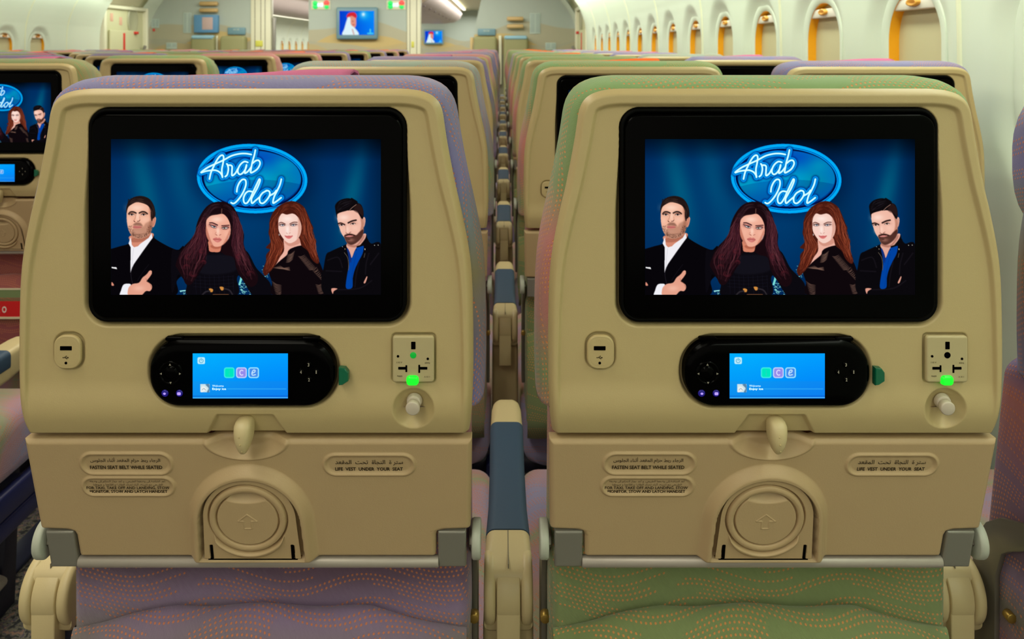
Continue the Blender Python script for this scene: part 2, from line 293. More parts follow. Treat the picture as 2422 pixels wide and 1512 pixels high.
    for (A, B, n) in (([(440, 900), (550, 840)], [(420, 1010), (520, 960)], 9), ([(230, 1090), (470, 1080)], [(330, 1060), (480, 1130)], 8), ([(600, 920), (700, 900)], [(760, 1120), (860, 1080)], 13), ([(800, 1120), (880, 1080)], [(960, 1290), (990, 1270)], 10), ([(210, 1290), (350, 1350)], [(270, 1500), (350, 1470)], 9), ([(860, 1340), (950, 1330)], [(900, 1470), (1010, 1440)], 8)):
        A, B = np.array(A), np.array(B)
        for i in range(n):
            f = i/(n-1); p, q = A[0]*(1-f)+B[0]*f, A[1]*(1-f)+B[1]*f; mid = (p+q)/2+[rs.randn()*6, 16]
            c.stroke([p, mid, q], 11, (122, 92, 78), .75, True, 2, True)
    # ---- man in black jacket with a blue shirt
    c.view(750, 450, 6.05)
    c.poly([(90, 1120), (130, 920), (200, 870), (330, 810), (430, 765), (680, 640), (720, 690), (770, 760), (920, 800), (920, 1512), (160, 1512), (60, 1240)], (10, 8, 12), 4)
    c.poly([(430, 760), (670, 620), (690, 680), (600, 800), (540, 860), (490, 970), (450, 860)], (226, 168, 150), 3)
    c.poly([(430, 760), (560, 780), (670, 640), (660, 700), (560, 810), (450, 800)], (150, 90, 74), 12, .6)
    c.poly([(425, 835), (450, 850), (490, 965), (545, 850), (570, 815), (660, 790), (650, 900), (590, 1020), (540, 1130), (510, 1250), (500, 1390), (412, 1392), (430, 1200), (455, 1080), (450, 960)], (0, 66, 160), 3)
    c.poly([(430, 840), (460, 870), (488, 960), (480, 1040), (455, 960)], (20, 40, 110), 4, .8)
    c.stroke([(560, 905), (510, 1130), (480, 1380)], 7, (0, 50, 130), .6)
    c.stroke([(575, 808), (660, 780)], 24, (12, 10, 14)); c.ell(556, 850, 9, 9, (15, 30, 60))
    c.stroke([(388, 890), (435, 960), (450, 1060), (448, 1140)], 7, (130, 116, 96), .8); c.stroke([(684, 900), (670, 960)], 6, (130, 116, 96), .8); c.ell(683, 842, 7, 12, (190, 180, 160)); c.ell(398, 840, 6, 9, (160, 150, 130)); c.ell(362, 806, 6, 6, (150, 180, 200)); c.ell(820, 786, 7, 6, (180, 180, 170)); c.ell(872, 784, 7, 6, (180, 180, 170))
    for q in ([(150, 1000), (300, 960), (360, 1100)], [(130, 1150), (350, 1160)], [(740, 900), (700, 1050), (690, 1200)], [(880, 900), (760, 1060)], [(600, 1020), (560, 1200), (540, 1380)], [(300, 1420), (600, 1400), (780, 1290)]): c.stroke(q, 9, (40, 34, 44), .6, soft=8)
    c.poly([(665, 1320), (705, 1235), (718, 1240), (690, 1320)], (226, 160, 140), 2); c.poly([(205, 1405), (290, 1405), (240, 1440), (222, 1480)], (222, 156, 136), 2)
    c.poly([(655, 400), (680, 388), (690, 430), (680, 500), (660, 535), (648, 520)], (226, 168, 148), 3); c.stroke([(672, 415), (668, 490)], 7, (150, 90, 74), .6, soft=4)
    c.poly([(285, 390), (290, 330), (380, 280), (480, 270), (580, 300), (640, 380), (655, 480), (660, 600), (630, 680), (560, 750), (490, 778), (430, 755), (390, 680), (350, 620), (310, 510)], (240, 186, 166), 4)
    c.blob(380, 390, 80, 45, (255, 220, 204), .85); c.blob(430, 560, 30, 50, (255, 214, 196), .7); c.blob(540, 540, 50, 40, (250, 202, 182), .6); c.blob(350, 570, 25, 40, (246, 196, 176), .6)
    c.poly([(600, 310), (655, 430), (662, 600), (610, 620), (630, 480)], (170, 106, 82), 18, .7)
    c.poly([(385, 655), (410, 630), (470, 618), (530, 634), (560, 640), (610, 590), (660, 560), (655, 640), (610, 710), (540, 765), (480, 780), (430, 755), (400, 700)], (64, 32, 26), 12, .9)
    c.blob(480, 712, 50, 26, (190, 130, 112), .55); c.poly([(400, 652), (440, 630), (520, 634), (545, 650), (500, 640), (430, 648)], (40, 18, 16), 5, .9)
    c.poly([(405, 660), (450, 645), (500, 648), (520, 654), (470, 668), (430, 668)], (208, 130, 122), 3); c.blob(455, 700, 20, 8, (50, 24, 20), .8)
    c.stroke([(302, 478), (340, 470), (392, 492)], 20, (28, 14, 14), .97, soft=3); c.stroke([(445, 466), (500, 440), (556, 428)], 22, (28, 14, 14), .97, soft=3)
    for (x, y) in ((352, 498), (512, 480)):
        c.blob(x, y-6, 44, 18, (150, 92, 76), .6); c.poly([(x-32, y+4), (x, y-10), (x+34, y), (x, y+12)], (222, 200, 192), 2); c.ell(x, y, 12, 11, (26, 14, 14)); c.stroke([(x-34, y+4), (x, y-13), (x+34, y-4)], 7, (26, 12, 12), .9)
    c.stroke([(405, 500), (412, 580), (408, 610)], 6, (180, 120, 100), .6, soft=5); c.stroke([(412, 608), (430, 618)], 7, (100, 46, 40), .8); c.stroke([(458, 612), (484, 596)], 7, (100, 46, 40), .8)
    c.poly([(285, 400), (262, 290), (258, 215), (300, 160), (360, 128), (430, 115), (480, 118), (490, 108), (530, 130), (575, 160), (580, 180), (630, 210), (660, 290), (662, 380), (640, 410), (600, 350), (560, 295), (450, 290), (400, 300), (330, 320), (290, 345)], (13, 9, 12), 4)
    c.strands([(270, 240), (340, 150), (460, 125)], [(290, 310), (390, 260), (540, 180)], 50, [(50, 44, 52), (6, 4, 6), (36, 30, 38)], 6, .6, 21)
    c.poly([(585, 190), (650, 260), (655, 370), (610, 340), (520, 280)], (50, 28, 26), 14, .7); c.stroke([(452, 296), (500, 250), (560, 205)], 6, (196, 150, 130), .9)
    c.view(0, 0, 1)
    return c.out()

def paint_handset():
    c = Canvas(460, 832, 684, 938, 3)
    X, Y = c.X, c.Y; v = (Y-832)/106; u = (X-460)/224
    g = np.stack([0*u+2, 168-34*v+8*np.cos(u*3), 255-8*v], -1)
    g[v > .615] = g[v > .615]*[1, .93, .97]+[10, 8, 0]
    g = g-((v > .93) & (v < .96))[..., None]*np.array([0, 22, 20])
    c.a = g.astype(np.float32)
    c.view(340, 780, 4.844)
    c.stroke([(980, 655), (1640, 655)], 8, (70, 190, 250), .7, soft=5); c.stroke([(590, 757), (1665, 752)], 6, (120, 220, 255), .9)
    rr = lambda x0, y0, x1, y1, r: [(x0+r, y0), (x1-r, y0), (x1-r*.3, y0+r*.3), (x1, y0+r), (x1, y1-r), (x1-r*.3, y1-r*.3), (x1-r, y1), (x0+r, y1), (x0+r*.3, y1-r*.3), (x0, y1-r), (x0, y0+r), (x0+r*.3, y0+r*.3)]
    c.poly(rr(638, 297, 724, 375, 16), (190, 236, 250), 2, 1, False); t = np.linspace(-1.1, 4.25, 16)
    c.stroke(np.stack([681+22*np.cos(t), 338+22*np.sin(t)], 1), 6, (40, 150, 200)); c.stroke([(681, 308), (681, 338)], 6, (40, 150, 200), 1, False)
    for x, a, b in ((938, (60, 235, 225), (0, 232, 190)), (1076, (196, 210, 250), (150, 140, 235)), (1214, (160, 230, 255), (70, 140, 235))):
        c.poly(rr(x, 411, x+122, 533, 26), a, 2, 1, False); c.poly(rr(x+13, 424, x+109, 520, 16), b, 2, 1, False)
    c.stroke([(999, 450), (999, 458)], 9, (40, 215, 190)); c.stroke([(999, 474), (999, 502)], 9, (40, 215, 190), 1, False)
    t = np.linspace(-.9, -5.3, 14); c.stroke(np.stack([1140+22*np.cos(t), 472+28*np.sin(t)], 1), 11, (225, 225, 255))
    c.stroke([(1256, 478), (1285, 466), (1292, 446), (1272, 444), (1256, 474), (1262, 500), (1296, 494)], 11, (205, 235, 255))
    c.poly(rr(670, 600, 776, 692, 5), (205, 228, 235), 2, 1, False); c.poly([(730, 605), (772, 605), (772, 690), (745, 690), (765, 650), (745, 625)], (60, 110, 150), 6, .8); c.poly([(680, 640), (710, 625), (745, 660), (700, 688), (676, 688)], (235, 240, 240), 4)
    c.stroke([(690, 668), (710, 650), (730, 668)], 5, (90, 120, 140), .8)
    c.view(0, 0, 1)
    return c.out()

def paint_cabin_tv():
    c = Canvas(0, 0, 96, 60, 4)
    u, v = c.X/96, c.Y/60
    c.a = np.stack([0*u+4, 60+70*u+45*np.exp(-((u-.72)/.2)**2-((v-.18)/.25)**2), 205+45*u], -1).astype(np.float32)
    c.blob(66, 9, 9, 9, (120, 215, 255), .7); c.blob(66, 9, 3.5, 3.5, (245, 255, 255), 1)
    c.poly([(22, 16), (30, 8), (42, 9), (46, 22), (44, 40), (30, 44), (24, 30)], (226, 150, 130)); c.poly([(20, 14), (26, 6), (40, 4), (47, 10), (46, 18), (34, 13), (24, 17)], (216, 40, 50))
    c.poly([(23, 18), (30, 18), (32, 34), (44, 44), (52, 60), (10, 60), (14, 44)], (222, 244, 250)); c.stroke([(36, 46), (40, 58)], 3, (200, 130, 120), .8)
    c.stroke([(36, 26), (38, 26)], 1.5, (70, 30, 40)); c.stroke([(37, 35), (41, 34)], 1.8, (190, 50, 60))
    c.stroke([(78, 56), (92, 56)], 3, (90, 230, 245), .9); c.stroke([(85, 46), (85, 53)], 3, (90, 230, 245), .9)
    return c.out()
# ---------------------------------------------------------------- materials
def lin(c):
    c = np.array(c, float)/255.
    return tuple(np.where(c <= .04045, c/12.92, ((c+.055)/1.055)**2.4))
class NT:
    def __init__(s, m): m.use_nodes = True; s.t = m.node_tree; s.n = s.t.nodes; s.l = s.t.links
    def node(s, typ, **k):
        n = s.n.new(typ)
        for a, v in k.items(): setattr(n, a, v)
        return n
    def put(s, v, sock):
        if isinstance(v, bpy.types.NodeSocket): s.l.new(v, sock)
        elif isinstance(v, tuple) and len(v) == 3 and sock.type == 'RGBA': sock.default_value = (*v, 1)
        else: sock.default_value = v
    def m(s, op, a, b=0.0, c=0.0):
        n = s.node('ShaderNodeMath', operation=op)
        for i, v in enumerate((a, b, c)): s.put(v, n.inputs[i])
        return n.outputs[0]
    def mix(s, f, a, b):
        n = s.node('ShaderNodeMix', data_type='RGBA'); s.put(f, n.inputs[0]); s.put(a, n.inputs[6]); s.put(b, n.inputs[7])
        return n.outputs[2]
    def noise(s, vec, scale, detail=2.0, dim='3D'):
        n = s.node('ShaderNodeTexNoise', noise_dimensions=dim)
        if vec is not None: s.l.new(vec, n.inputs['Vector'])
        n.inputs['Scale'].default_value = scale; n.inputs['Detail'].default_value = detail
        return n.outputs[0]
    def ramp(s, f, stops):
        n = s.node('ShaderNodeValToRGB'); r = n.color_ramp
        while len(r.elements) > 1: r.elements.remove(r.elements[-1])
        for i, (p, c) in enumerate(stops):
            e = r.elements[0] if i == 0 else r.elements.new(p)
            e.position = p; e.color = (*lin(c), 1)
        s.put(f, n.inputs[0]); return n.outputs[0]
    def bump(s, h, dist, strength=1.0):
        n = s.node('ShaderNodeBump'); n.inputs['Strength'].default_value = strength; n.inputs['Distance'].default_value = dist
        s.l.new(h, n.inputs['Height']); return n.outputs[0]
MATS = {}
def mat(name, col, rough=.5, metal=0, bump=None, emit=None, estr=1.0, spec=.5, coat=0):
    if name in MATS: return MATS[name]
    m = bpy.data.materials.new(name); T = NT(m); b = T.n['Principled BSDF']
    b.inputs['Base Color'].default_value = (*lin(col), 1); b.inputs['Roughness'].default_value = rough
    b.inputs['Metallic'].default_value = metal; b.inputs['Specular IOR Level'].default_value = spec
    b.inputs['Coat Weight'].default_value = coat
    if emit is not None:
        b.inputs['Emission Color'].default_value = (*lin(emit), 1); b.inputs['Emission Strength'].default_value = estr
    if bump:
        g = T.node('ShaderNodeNewGeometry'); h = T.noise(g.outputs['Position'], bump[0], 2)
        T.l.new(T.bump(h, bump[1]), b.inputs['Normal'])
    MATS[name] = m; return m
PLASTIC = mat('beige_plastic', (190, 170, 122), .42, bump=(900, .00006))
TRAYPL = mat('tray_plastic', (186, 160, 120), .5, bump=(700, .0001))
ARMPL = mat('armrest_plastic', (204, 186, 140), .42, bump=(900, .00005))
BLACKG = mat('gloss_black', (1, 1, 1), .15, spec=.05)
BLACKM = mat('matte_black', (1, 1, 1), .6, spec=.08)
GREYM = mat('grey_metal', (142, 140, 130), .38, metal=.35, bump=(1400, .00003))
BARM = mat('bar_metal', (176, 168, 158), .4, metal=.3)
DARKM = mat('dark_metal', (122, 118, 106), .42, metal=.4)
DISCM = mat('pale_grey_plastic', (178, 182, 168), .4)
KNOB = mat('knob_plastic', (200, 188, 170), .4)
NAVYPAD = mat('navy_armrest_pad', (46, 72, 98), .55, bump=(1500, .0001))
NAVY = mat('navy_frame', (24, 32, 84), .45)
NAVYDK = mat('dark_navy_plastic', (20, 20, 42), .5)
PRINT = mat('black_print', (34, 26, 16), .7, spec=.1)
HOLE = mat('dark_hole', (6, 5, 4), .9, spec=.0)  # near-black for flush plates that stand in for the shade inside holes
GREEN = mat('green_button', (0, 96, 66), .3)
LED = mat('green_lamp', (10, 120, 30), .3, emit=(20, 255, 40), estr=1.1)
EARTHLED = mat('green_earth_light', (0, 70, 24), .3, emit=(0, 205, 60), estr=.55)
BLUELED = mat('blue_lamp', (40, 30, 140), .4, emit=(190, 160, 255), estr=1.0)
BLUEGLOW = mat('blue_glow', (10, 8, 60), .4, emit=(28, 10, 150), estr=.5)
BUTTONPR = mat('button_print', (150, 146, 132), .5)
def picture_mat(name, strength=1.0):
    m = bpy.data.materials.new(name); T = NT(m); T.n.remove(T.n['Principled BSDF'])
    a = T.node('ShaderNodeVertexColor', layer_name='Col'); e = T.node('ShaderNodeEmission')
    e.inputs[1].default_value = strength
    T.l.new(a.outputs[0], e.inputs[0]); T.l.new(e.outputs[0], T.n['Material Output'].inputs[0]); return m
PIC = picture_mat('screen_light')

def fabric(name, stops, dots=(212, 128, 84), zlo=.35, zhi=1.16, wob=.05, patch=0.0, dot_r=.235, cell=.0047, xs=.0):
    """woven seat cloth: broad colour bands, twill lines and orange dots strung along waves"""
    m = bpy.data.materials.new(name); T = NT(m); b = T.n['Principled BSDF']
    uv = T.node('ShaderNodeUVMap', uv_map='UVMap').outputs[0]
    sp = T.node('ShaderNodeSeparateXYZ'); T.l.new(uv, sp.inputs[0]); s, t = sp.outputs[0], sp.outputs[1]
    oc = T.node('ShaderNodeTexCoord').outputs['Object']
    g = T.node('ShaderNodeNewGeometry').outputs['Position']
    ox = T.node('ShaderNodeSeparateXYZ'); T.l.new(g, ox.inputs[0])
    nz = T.noise(g, 5.0, 1.0)
    f = T.m('DIVIDE', T.m('SUBTRACT', ox.outputs[2], zlo), zhi-zlo)
    f = T.m('ADD', f, T.m('MULTIPLY', T.m('SUBTRACT', nz, .5), wob+patch))
    if xs: f = T.m('ADD', f, T.m('MULTIPLY', T.m('SINE', T.m('MULTIPLY', ox.outputs[0], 9.0)), xs))
    base = T.ramp(f, stops)
    # waves of dots
    ph = T.m('MULTIPLY', T.m('SINE', T.m('MULTIPLY', t, 31.0)), .9)
    w1 = T.m('MULTIPLY', T.m('SINE', T.m('ADD', T.m('MULTIPLY', s, 2*math.pi/.155), ph)), .0085)
    tt = T.m('ADD', t, w1)
    rowf = T.m('DIVIDE', tt, cell); row = T.m('FLOOR', rowf)
    a = T.m('ADD', T.m('DIVIDE', s, cell*.98), T.m('MULTIPLY', row, .37))
    du = T.m('SUBTRACT', T.m('FRACT', a), .5); dv = T.m('SUBTRACT', T.m('FRACT', rowf), .5)
    d = T.m('SQRT', T.m('ADD', T.m('MULTIPLY', du, du), T.m('MULTIPLY', dv, dv)))
    dot = T.m('SUBTRACT', 1.0, T.m('DIVIDE', T.m('SUBTRACT', d, dot_r-.05), .1)); dot = T.m('MINIMUM', T.m('MAXIMUM', dot, 0.0), 1.0)
    cv = T.node('ShaderNodeCombineXYZ'); T.put(T.m('MULTIPLY', s, 9.0), cv.inputs[0]); T.put(T.m('MULTIPLY', row, .43), cv.inputs[1])
    keep = T.m('GREATER_THAN', T.noise(cv.outputs[0], 1.0, 0.0), .46)
    dot = T.m('MULTIPLY', dot, keep)
    tw = T.m('SINE', T.m('MULTIPLY', T.m('ADD', s, T.m('MULTIPLY', t, .62)), 2*math.pi/.00125))
    twc = T.mix(T.m('MULTIPLY', T.m('ADD', tw, 1.0), .13), base, T.mix(.5, base, lin((60, 56, 66))))
    col = T.mix(T.m('MULTIPLY', dot, .86), twc, lin(dots))
    T.l.new(col, b.inputs['Base Color']); b.inputs['Roughness'].default_value = .9
    b.inputs['Sheen Weight'].default_value = .25; b.inputs['Specular IOR Level'].default_value = .15
    T.l.new(T.bump(T.m('ADD', T.m('MULTIPLY', tw, .3), dot), .00035), b.inputs['Normal'])
    MATS[name] = m; return m
LIL, SAGE, ROSE, OLIVE, TEAL = (126, 122, 178), (138, 156, 106), (190, 122, 122), (140, 130, 96), (128, 140, 152)
FAB_LILAC = fabric('lilac_seat_cloth', [(0, LIL), (.24, (166, 120, 150)), (.295, (124, 118, 104)), (.335, (146, 124, 158)), (.37, (116, 92, 116)), (.40, (128, 96, 118)), (.46, (140, 110, 142)), (.57, ROSE), (.63, LIL), (.70, (120, 112, 136)), (.76, OLIVE), (.82, TEAL), (.88, LIL), (1, (140, 136, 176))], wob=.09)
FAB_GREEN = fabric('green_seat_cloth', [(0, SAGE), (.3, (126, 140, 90)), (.42, SAGE), (.52, (170, 120, 96)), (.6, ROSE), (.66, SAGE), (.72, (190, 130, 120)), (.8, (206, 134, 130)), (.87, SAGE), (1, (142, 176, 116))], dots=(220, 146, 84))
FAB_ROSE = fabric('rose_seat_cloth', [(0, ROSE), (.3, SAGE), (.5, LIL), (.62, TEAL), (.7, (214, 150, 160)), (.8, SAGE), (.88, (214, 160, 150)), (1, (204, 140, 140))])
FAB_SAGE = fabric('sage_seat_cloth', [(0, SAGE), (.4, ROSE), (.6, LIL), (.72, SAGE), (.82, (150, 150, 170)), (.9, (166, 160, 176)), (1, (160, 176, 158))])
FAB_PAD = fabric('patchy_cushion_cloth', [(0, (158, 150, 190)), (.3, (186, 146, 160)), (.45, (156, 162, 128)), (.6, (188, 144, 140)), (.75, (156, 148, 186)), (1, (166, 168, 136))], wob=2.2, zlo=.2, zhi=.8)
FAB_MIX = fabric('green_and_rose_seat_cloth', [(0, (176, 92, 86)), (.22, (150, 76, 80)), (.28, (150, 150, 100)), (.31, (168, 92, 88)), (.42, (158, 84, 84)), (.55, ROSE), (.66, SAGE), (.8, (176, 156, 100)), (1, SAGE)])
PINK = mat('pink_cloth', (198, 112, 148), .9, bump=(1500, .0003), spec=.1)
ORANGE = mat('orange_cloth', (255, 118, 52), .9, bump=(1500, .0003), spec=.1)
# ---------------------------------------------------------------- shape helpers
COL = SC.collection
def sm(t): t = np.clip(t, 0, 1); return t*t*(3-2*t)
def new_mesh(name, V, Fq, uv=None, smooth=True, col=None):
    V = np.asarray(V, np.float32).reshape(-1, 3); me = bpy.data.meshes.new(name)
    quads = isinstance(Fq, np.ndarray)
    if quads:
        n = len(Fq); me.vertices.add(len(V)); me.vertices.foreach_set('co', V.ravel())
        me.loops.add(n*4); me.loops.foreach_set('vertex_index', Fq.astype(np.int32).ravel())
        me.polygons.add(n); me.polygons.foreach_set('loop_start', np.arange(0, n*4, 4, dtype=np.int32))
        me.update(calc_edges=True)
    else:
        me.from_pydata([tuple(map(float, v)) for v in V], [], Fq)
    me.polygons.foreach_set('use_smooth', [smooth]*len(me.polygons))
    if uv is not None:
        L = me.uv_layers.new(name='UVMap'); vi = np.zeros(len(me.loops), np.int32); me.loops.foreach_get('vertex_index', vi)
        L.data.foreach_set('uv', np.asarray(uv, np.float32).reshape(-1, 2)[vi].ravel())
    if col is not None:
        c = me.color_attributes.new('Col', 'FLOAT_COLOR', 'POINT')
        c.data.foreach_set('color', np.concatenate([col.reshape(-1, 3), np.ones((col.size//3, 1))], 1).astype(np.float32).ravel())
    me.update(); return me
def grid_faces(n, m, wrap=False):
    i, j = np.mgrid[0:n-1, 0:(m if wrap else m-1)]; j2 = (j+1) % m
    return np.stack([i*m+j, (i+1)*m+j, (i+1)*m+j2, i*m+j2], -1).reshape(-1, 4)
def link(name, me, m, parent=None, loc=None):
    o = bpy.data.objects.new(name, me); COL.objects.link(o)
    if m is not None:
        if not me.materials: me.materials.append(m)
        elif me.materials[0] != m: o.material_slots[0].link = 'OBJECT'; o.material_slots[0].material = m
    if parent: o.parent = parent
    if loc: o.location = loc
    return o
def loft(name, loops, uv=False, cap0=False, cap1=False, smooth=True):
    A = np.array(loops, float); n, m = A.shape[:2]
    F = grid_faces(n, m, True)
    UV = None
    if uv:
        seg = np.linalg.norm(np.roll(A, -1, 1)-A, axis=2)[n//2]; s = np.concatenate([[0], np.cumsum(seg)[:-1]])
        t = np.concatenate([[0], np.cumsum(np.linalg.norm(A[1:]-A[:-1], axis=2).mean(1))])
        UV = np.stack(np.broadcast_arrays(s[None, :], t[:, None]), -1).reshape(-1, 2)
    Fl = [tuple(map(int, f)) for f in F]
    if cap0: Fl.append(tuple(range(m)))
    if cap1: Fl.append(tuple(range((n-1)*m, n*m))[::-1])
    if not (cap0 or cap1): Fl = F
    me = new_mesh(name, A.reshape(-1, 3), Fl, UV, smooth)
    return me
def rrect(hw, hh, r, n=6):
    r = min(r, hw*.999, hh*.999); out = []
    for cx, cy, a0 in ((hw-r, hh-r, 0), (-hw+r, hh-r, 90), (-hw+r, -hh+r, 180), (hw-r, -hh+r, 270)):
        for k in range(n+1):
            a = math.radians(a0+90*k/n); out.append((cx+r*math.cos(a), cy+r*math.sin(a)))
    return np.array(out)
def plate(name, cx, cz, hw, hh, r, prof, xf=None, smooth=True, n=6):
    """rounded-rectangle body; prof = [(inset, outward height)], last loop capped"""
    loops = []
    for ins, out in prof:
        p = rrect(hw-ins, hh-ins, max(r-ins, .0004), n)
        loops.append([xf(cx+x, cz+z, out) if xf else (cx+x, -out, cz+z) for x, z in p])
    me = loft(name, loops, cap1=True, smooth=smooth)
    if smooth: sharp_cap(me)
    return me
def box_uv(me):
    L = me.uv_layers.get('UVMap') or me.uv_layers.new(name='UVMap')
    for p in me.polygons:
        n = p.normal; a = max(range(3), key=lambda i: abs(n[i])*(1, 1, .9)[i])
        i, j = ((1, 2), (0, 2), (0, 1))[a]
        for l in p.loop_indices:
            c = me.vertices[me.loops[l].vertex_index].co; L.data[l].uv = (c[i], c[j])
    return me
def sharp_cap(me):
    me.polygons[len(me.polygons)-1].use_smooth = False
def box_me(name, x0, x1, y0, y1, z0, z1, bev=.002, seg=2, smooth=True):
    bm = bmesh.new(); bmesh.ops.create_cube(bm, size=1)
    for v in bm.verts: v.co = Vector(((x0+x1)/2+v.co.x*(x1-x0), (y0+y1)/2+v.co.y*(y1-y0), (z0+z1)/2+v.co.z*(z1-z0)))
    if bev: bmesh.ops.bevel(bm, geom=list(bm.edges), offset=bev, segments=seg, profile=.5, affect='EDGES')
    me = bpy.data.meshes.new(name); bm.to_mesh(me); bm.free()
    if smooth: me.polygons.foreach_set('use_smooth', [True]*len(me.polygons)); me.set_sharp_from_angle(angle=math.radians(50))
    return me
def cyl_me(name, p0, p1, r, r1=None, n=24, bev=.0008):
    p0, p1 = Vector(p0), Vector(p1); d = (p1-p0); L = d.length; q = d.to_track_quat('Z', 'Y'); r1 = r if r1 is None else r1
    loops = []
    for z, rr in ((0, r-bev), (bev, r), (L-bev, r1), (L-bev*.3, r1-bev*.3), (L, r1-bev)):
        loops.append([p0+q@Vector((rr*math.cos(a), rr*math.sin(a), z)) for a in np.linspace(0, 2*math.pi, n, endpoint=False)])
    me = loft(name, loops, cap0=True, cap1=True); me.set_sharp_from_angle(angle=math.radians(50)); return me
def tube_me(name, pts, r, n=12):
    pts = [Vector(p) for p in pts]; loops = []
    for i, p in enumerate(pts):
        d = (pts[min(i+1, len(pts)-1)]-pts[max(i-1, 0)]).normalized(); q = d.to_track_quat('Z', 'Y')
        loops.append([p+q@Vector((r*math.cos(a), r*math.sin(a), 0)) for a in np.linspace(0, 2*math.pi, n, endpoint=False)])
    return loft(name, loops, cap0=True, cap1=True)
def prism_me(name, poly, x0, x1, bev=.0015):
    """outline in (y, z) given thickness along x"""
    bm = bmesh.new(); a = [bm.verts.new((x0, y, z)) for y, z in poly]; f = bm.faces.new(a)
    r = bmesh.ops.extrude_face_region(bm, geom=[f])
    for v in r['geom']:
        if isinstance(v, bmesh.types.BMVert): v.co.x = x1
    bmesh.ops.recalc_face_normals(bm, faces=bm.faces)
    if bev:
        e = [e for e in bm.edges if abs(e.verts[0].co.x-e.verts[1].co.x) < 1e-6]
        bmesh.ops.bevel(bm, geom=e, offset=bev, segments=2, profile=.5, affect='EDGES')
    me = bpy.data.meshes.new(name); bm.to_mesh(me); bm.free()
    me.polygons.foreach_set('use_smooth', [True]*len(me.polygons)); me.set_sharp_from_angle(angle=math.radians(40)); return me
def poly_me(name, pts3): return new_mesh(name, pts3, [tuple(range(len(pts3)))], smooth=False)
def join_me(name, mes):
    bm = bmesh.new()
    for m in mes: bm.from_mesh(m)
    me = bpy.data.meshes.new(name); bm.to_mesh(me); bm.free(); return me
def sdf_rr(x, y, hw, hh, r):
    qx, qy = np.abs(x)-hw+r, np.abs(y)-hh+r
    return np.hypot(np.maximum(qx, 0), np.maximum(qy, 0))+np.minimum(np.maximum(qx, qy), 0)-r
def dist_poly(px, py, poly):
    D = np.full(px.shape, 1e9)
    for (ax, ay), (bx, by) in zip(poly[:-1], poly[1:]):
        dx, dy = bx-ax, by-ay; t = np.clip(((px-ax)*dx+(py-ay)*dy)/(dx*dx+dy*dy+1e-9), 0, 1)
        D = np.minimum(D, np.hypot(px-ax-t*dx, py-ay-t*dy))
    return D
AR = {'ا': 'ﺍﺎ', 'أ': 'ﺃﺄ', 'إ': 'ﺇﺈ', 'د': 'ﺩﺪ', 'ر': 'ﺭﺮ', 'ز': 'ﺯﺰ', 'و': 'ﻭﻮ', 'ة': 'ﺓﺔ', 'ء': 'ﺀ', 'ى': 'ﻯﻰ', 'ب': 'ﺏﺐﺑﺒ', 'ت': 'ﺕﺖﺗﺘ', 'ث': 'ﺙﺚﺛﺜ', 'ج': 'ﺝﺞﺟﺠ', 'ح': 'ﺡﺢﺣﺤ', 'س': 'ﺱﺲﺳﺴ', 'ش': 'ﺵﺶﺷﺸ', 'ض': 'ﺽﺾﺿﻀ', 'ط': 'ﻁﻂﻃﻄ', 'ع': 'ﻉﻊﻋﻌ', 'ف': 'ﻑﻒﻓﻔ', 'ق': 'ﻕﻖﻗﻘ', 'ك': 'ﻙﻚﻛﻜ', 'ل': 'ﻝﻞﻟﻠ', 'م': 'ﻡﻢﻣﻤ', 'ن': 'ﻥﻦﻧﻨ', 'ه': 'ﻩﻪﻫﻬ', 'ي': 'ﻱﻲﻳﻴ', 'ئ': 'ﺉﺊﺋﺌ'}
def arabic(s):                           # joins the letters and sets them from right to left
    out = []
    for i, c in enumerate(s):
        f = AR.get(c)
        if not f: out.append(c); continue
        p = AR.get(s[i-1]) if i > 0 else None; n = AR.get(s[i+1]) if i+1 < len(s) else None
        jp = bool(p) and len(p) == 4 and len(f) > 1; jn = len(f) == 4 and bool(n) and len(n) > 1
        out.append(f[3] if jp and jn else f[1] if jp else f[2] if jn else f[0])
    return ''.join(reversed(out))
def text_me(name, lines, xf, flip=False):
    """lines = [(text, centre x, centre y, width, letter height, extra weight)] in local units; xf maps (x, y) -> 3-D"""
    V, Fc = [], []
    for body, cx, cy, w, h, bold in lines:
        cu = bpy.data.curves.new('t', 'FONT'); cu.body = body; cu.size = 1; cu.offset = bold; cu.resolution_u = 2
        ob = bpy.data.objects.new('t', cu); COL.objects.link(ob)
        dg = bpy.context.evaluated_depsgraph_get(); me = bpy.data.meshes.new_from_object(ob.evaluated_get(dg))
        P = np.array([v.co[:2] for v in me.vertices]); o = len(V)
        mn, mx = P.min(0), P.max(0); sx = w/(mx[0]-mn[0]); sy = h/(mx[1]-mn[1])
        Q = (P-(mn+mx)/2)*[sx, sy]
        if flip: Q = -Q
        V += [xf(cx+q[0], cy+q[1]) for q in Q]; Fc += [tuple(o+i for i in p.vertices) for p in me.polygons]
        bpy.data.objects.remove(ob); bpy.data.curves.remove(cu); bpy.data.meshes.remove(me)
    return new_mesh(name, V, Fc, smooth=False)

def tag(o, label, cat, group=None):
    o['label'] = label; o['category'] = cat
    if group: o['group'] = group
    return o
def empty(name, loc):
    o = bpy.data.objects.new(name, None); COL.objects.link(o); o.location = loc; o.empty_display_size = .05; return o
def structure(o): o['kind'] = 'structure'; return o
def copy_tree(o, parent=None):
    c = o.copy(); COL.objects.link(c)
    if parent: c.parent = parent
    for ch in o.children: copy_tree(ch, c)
    return c

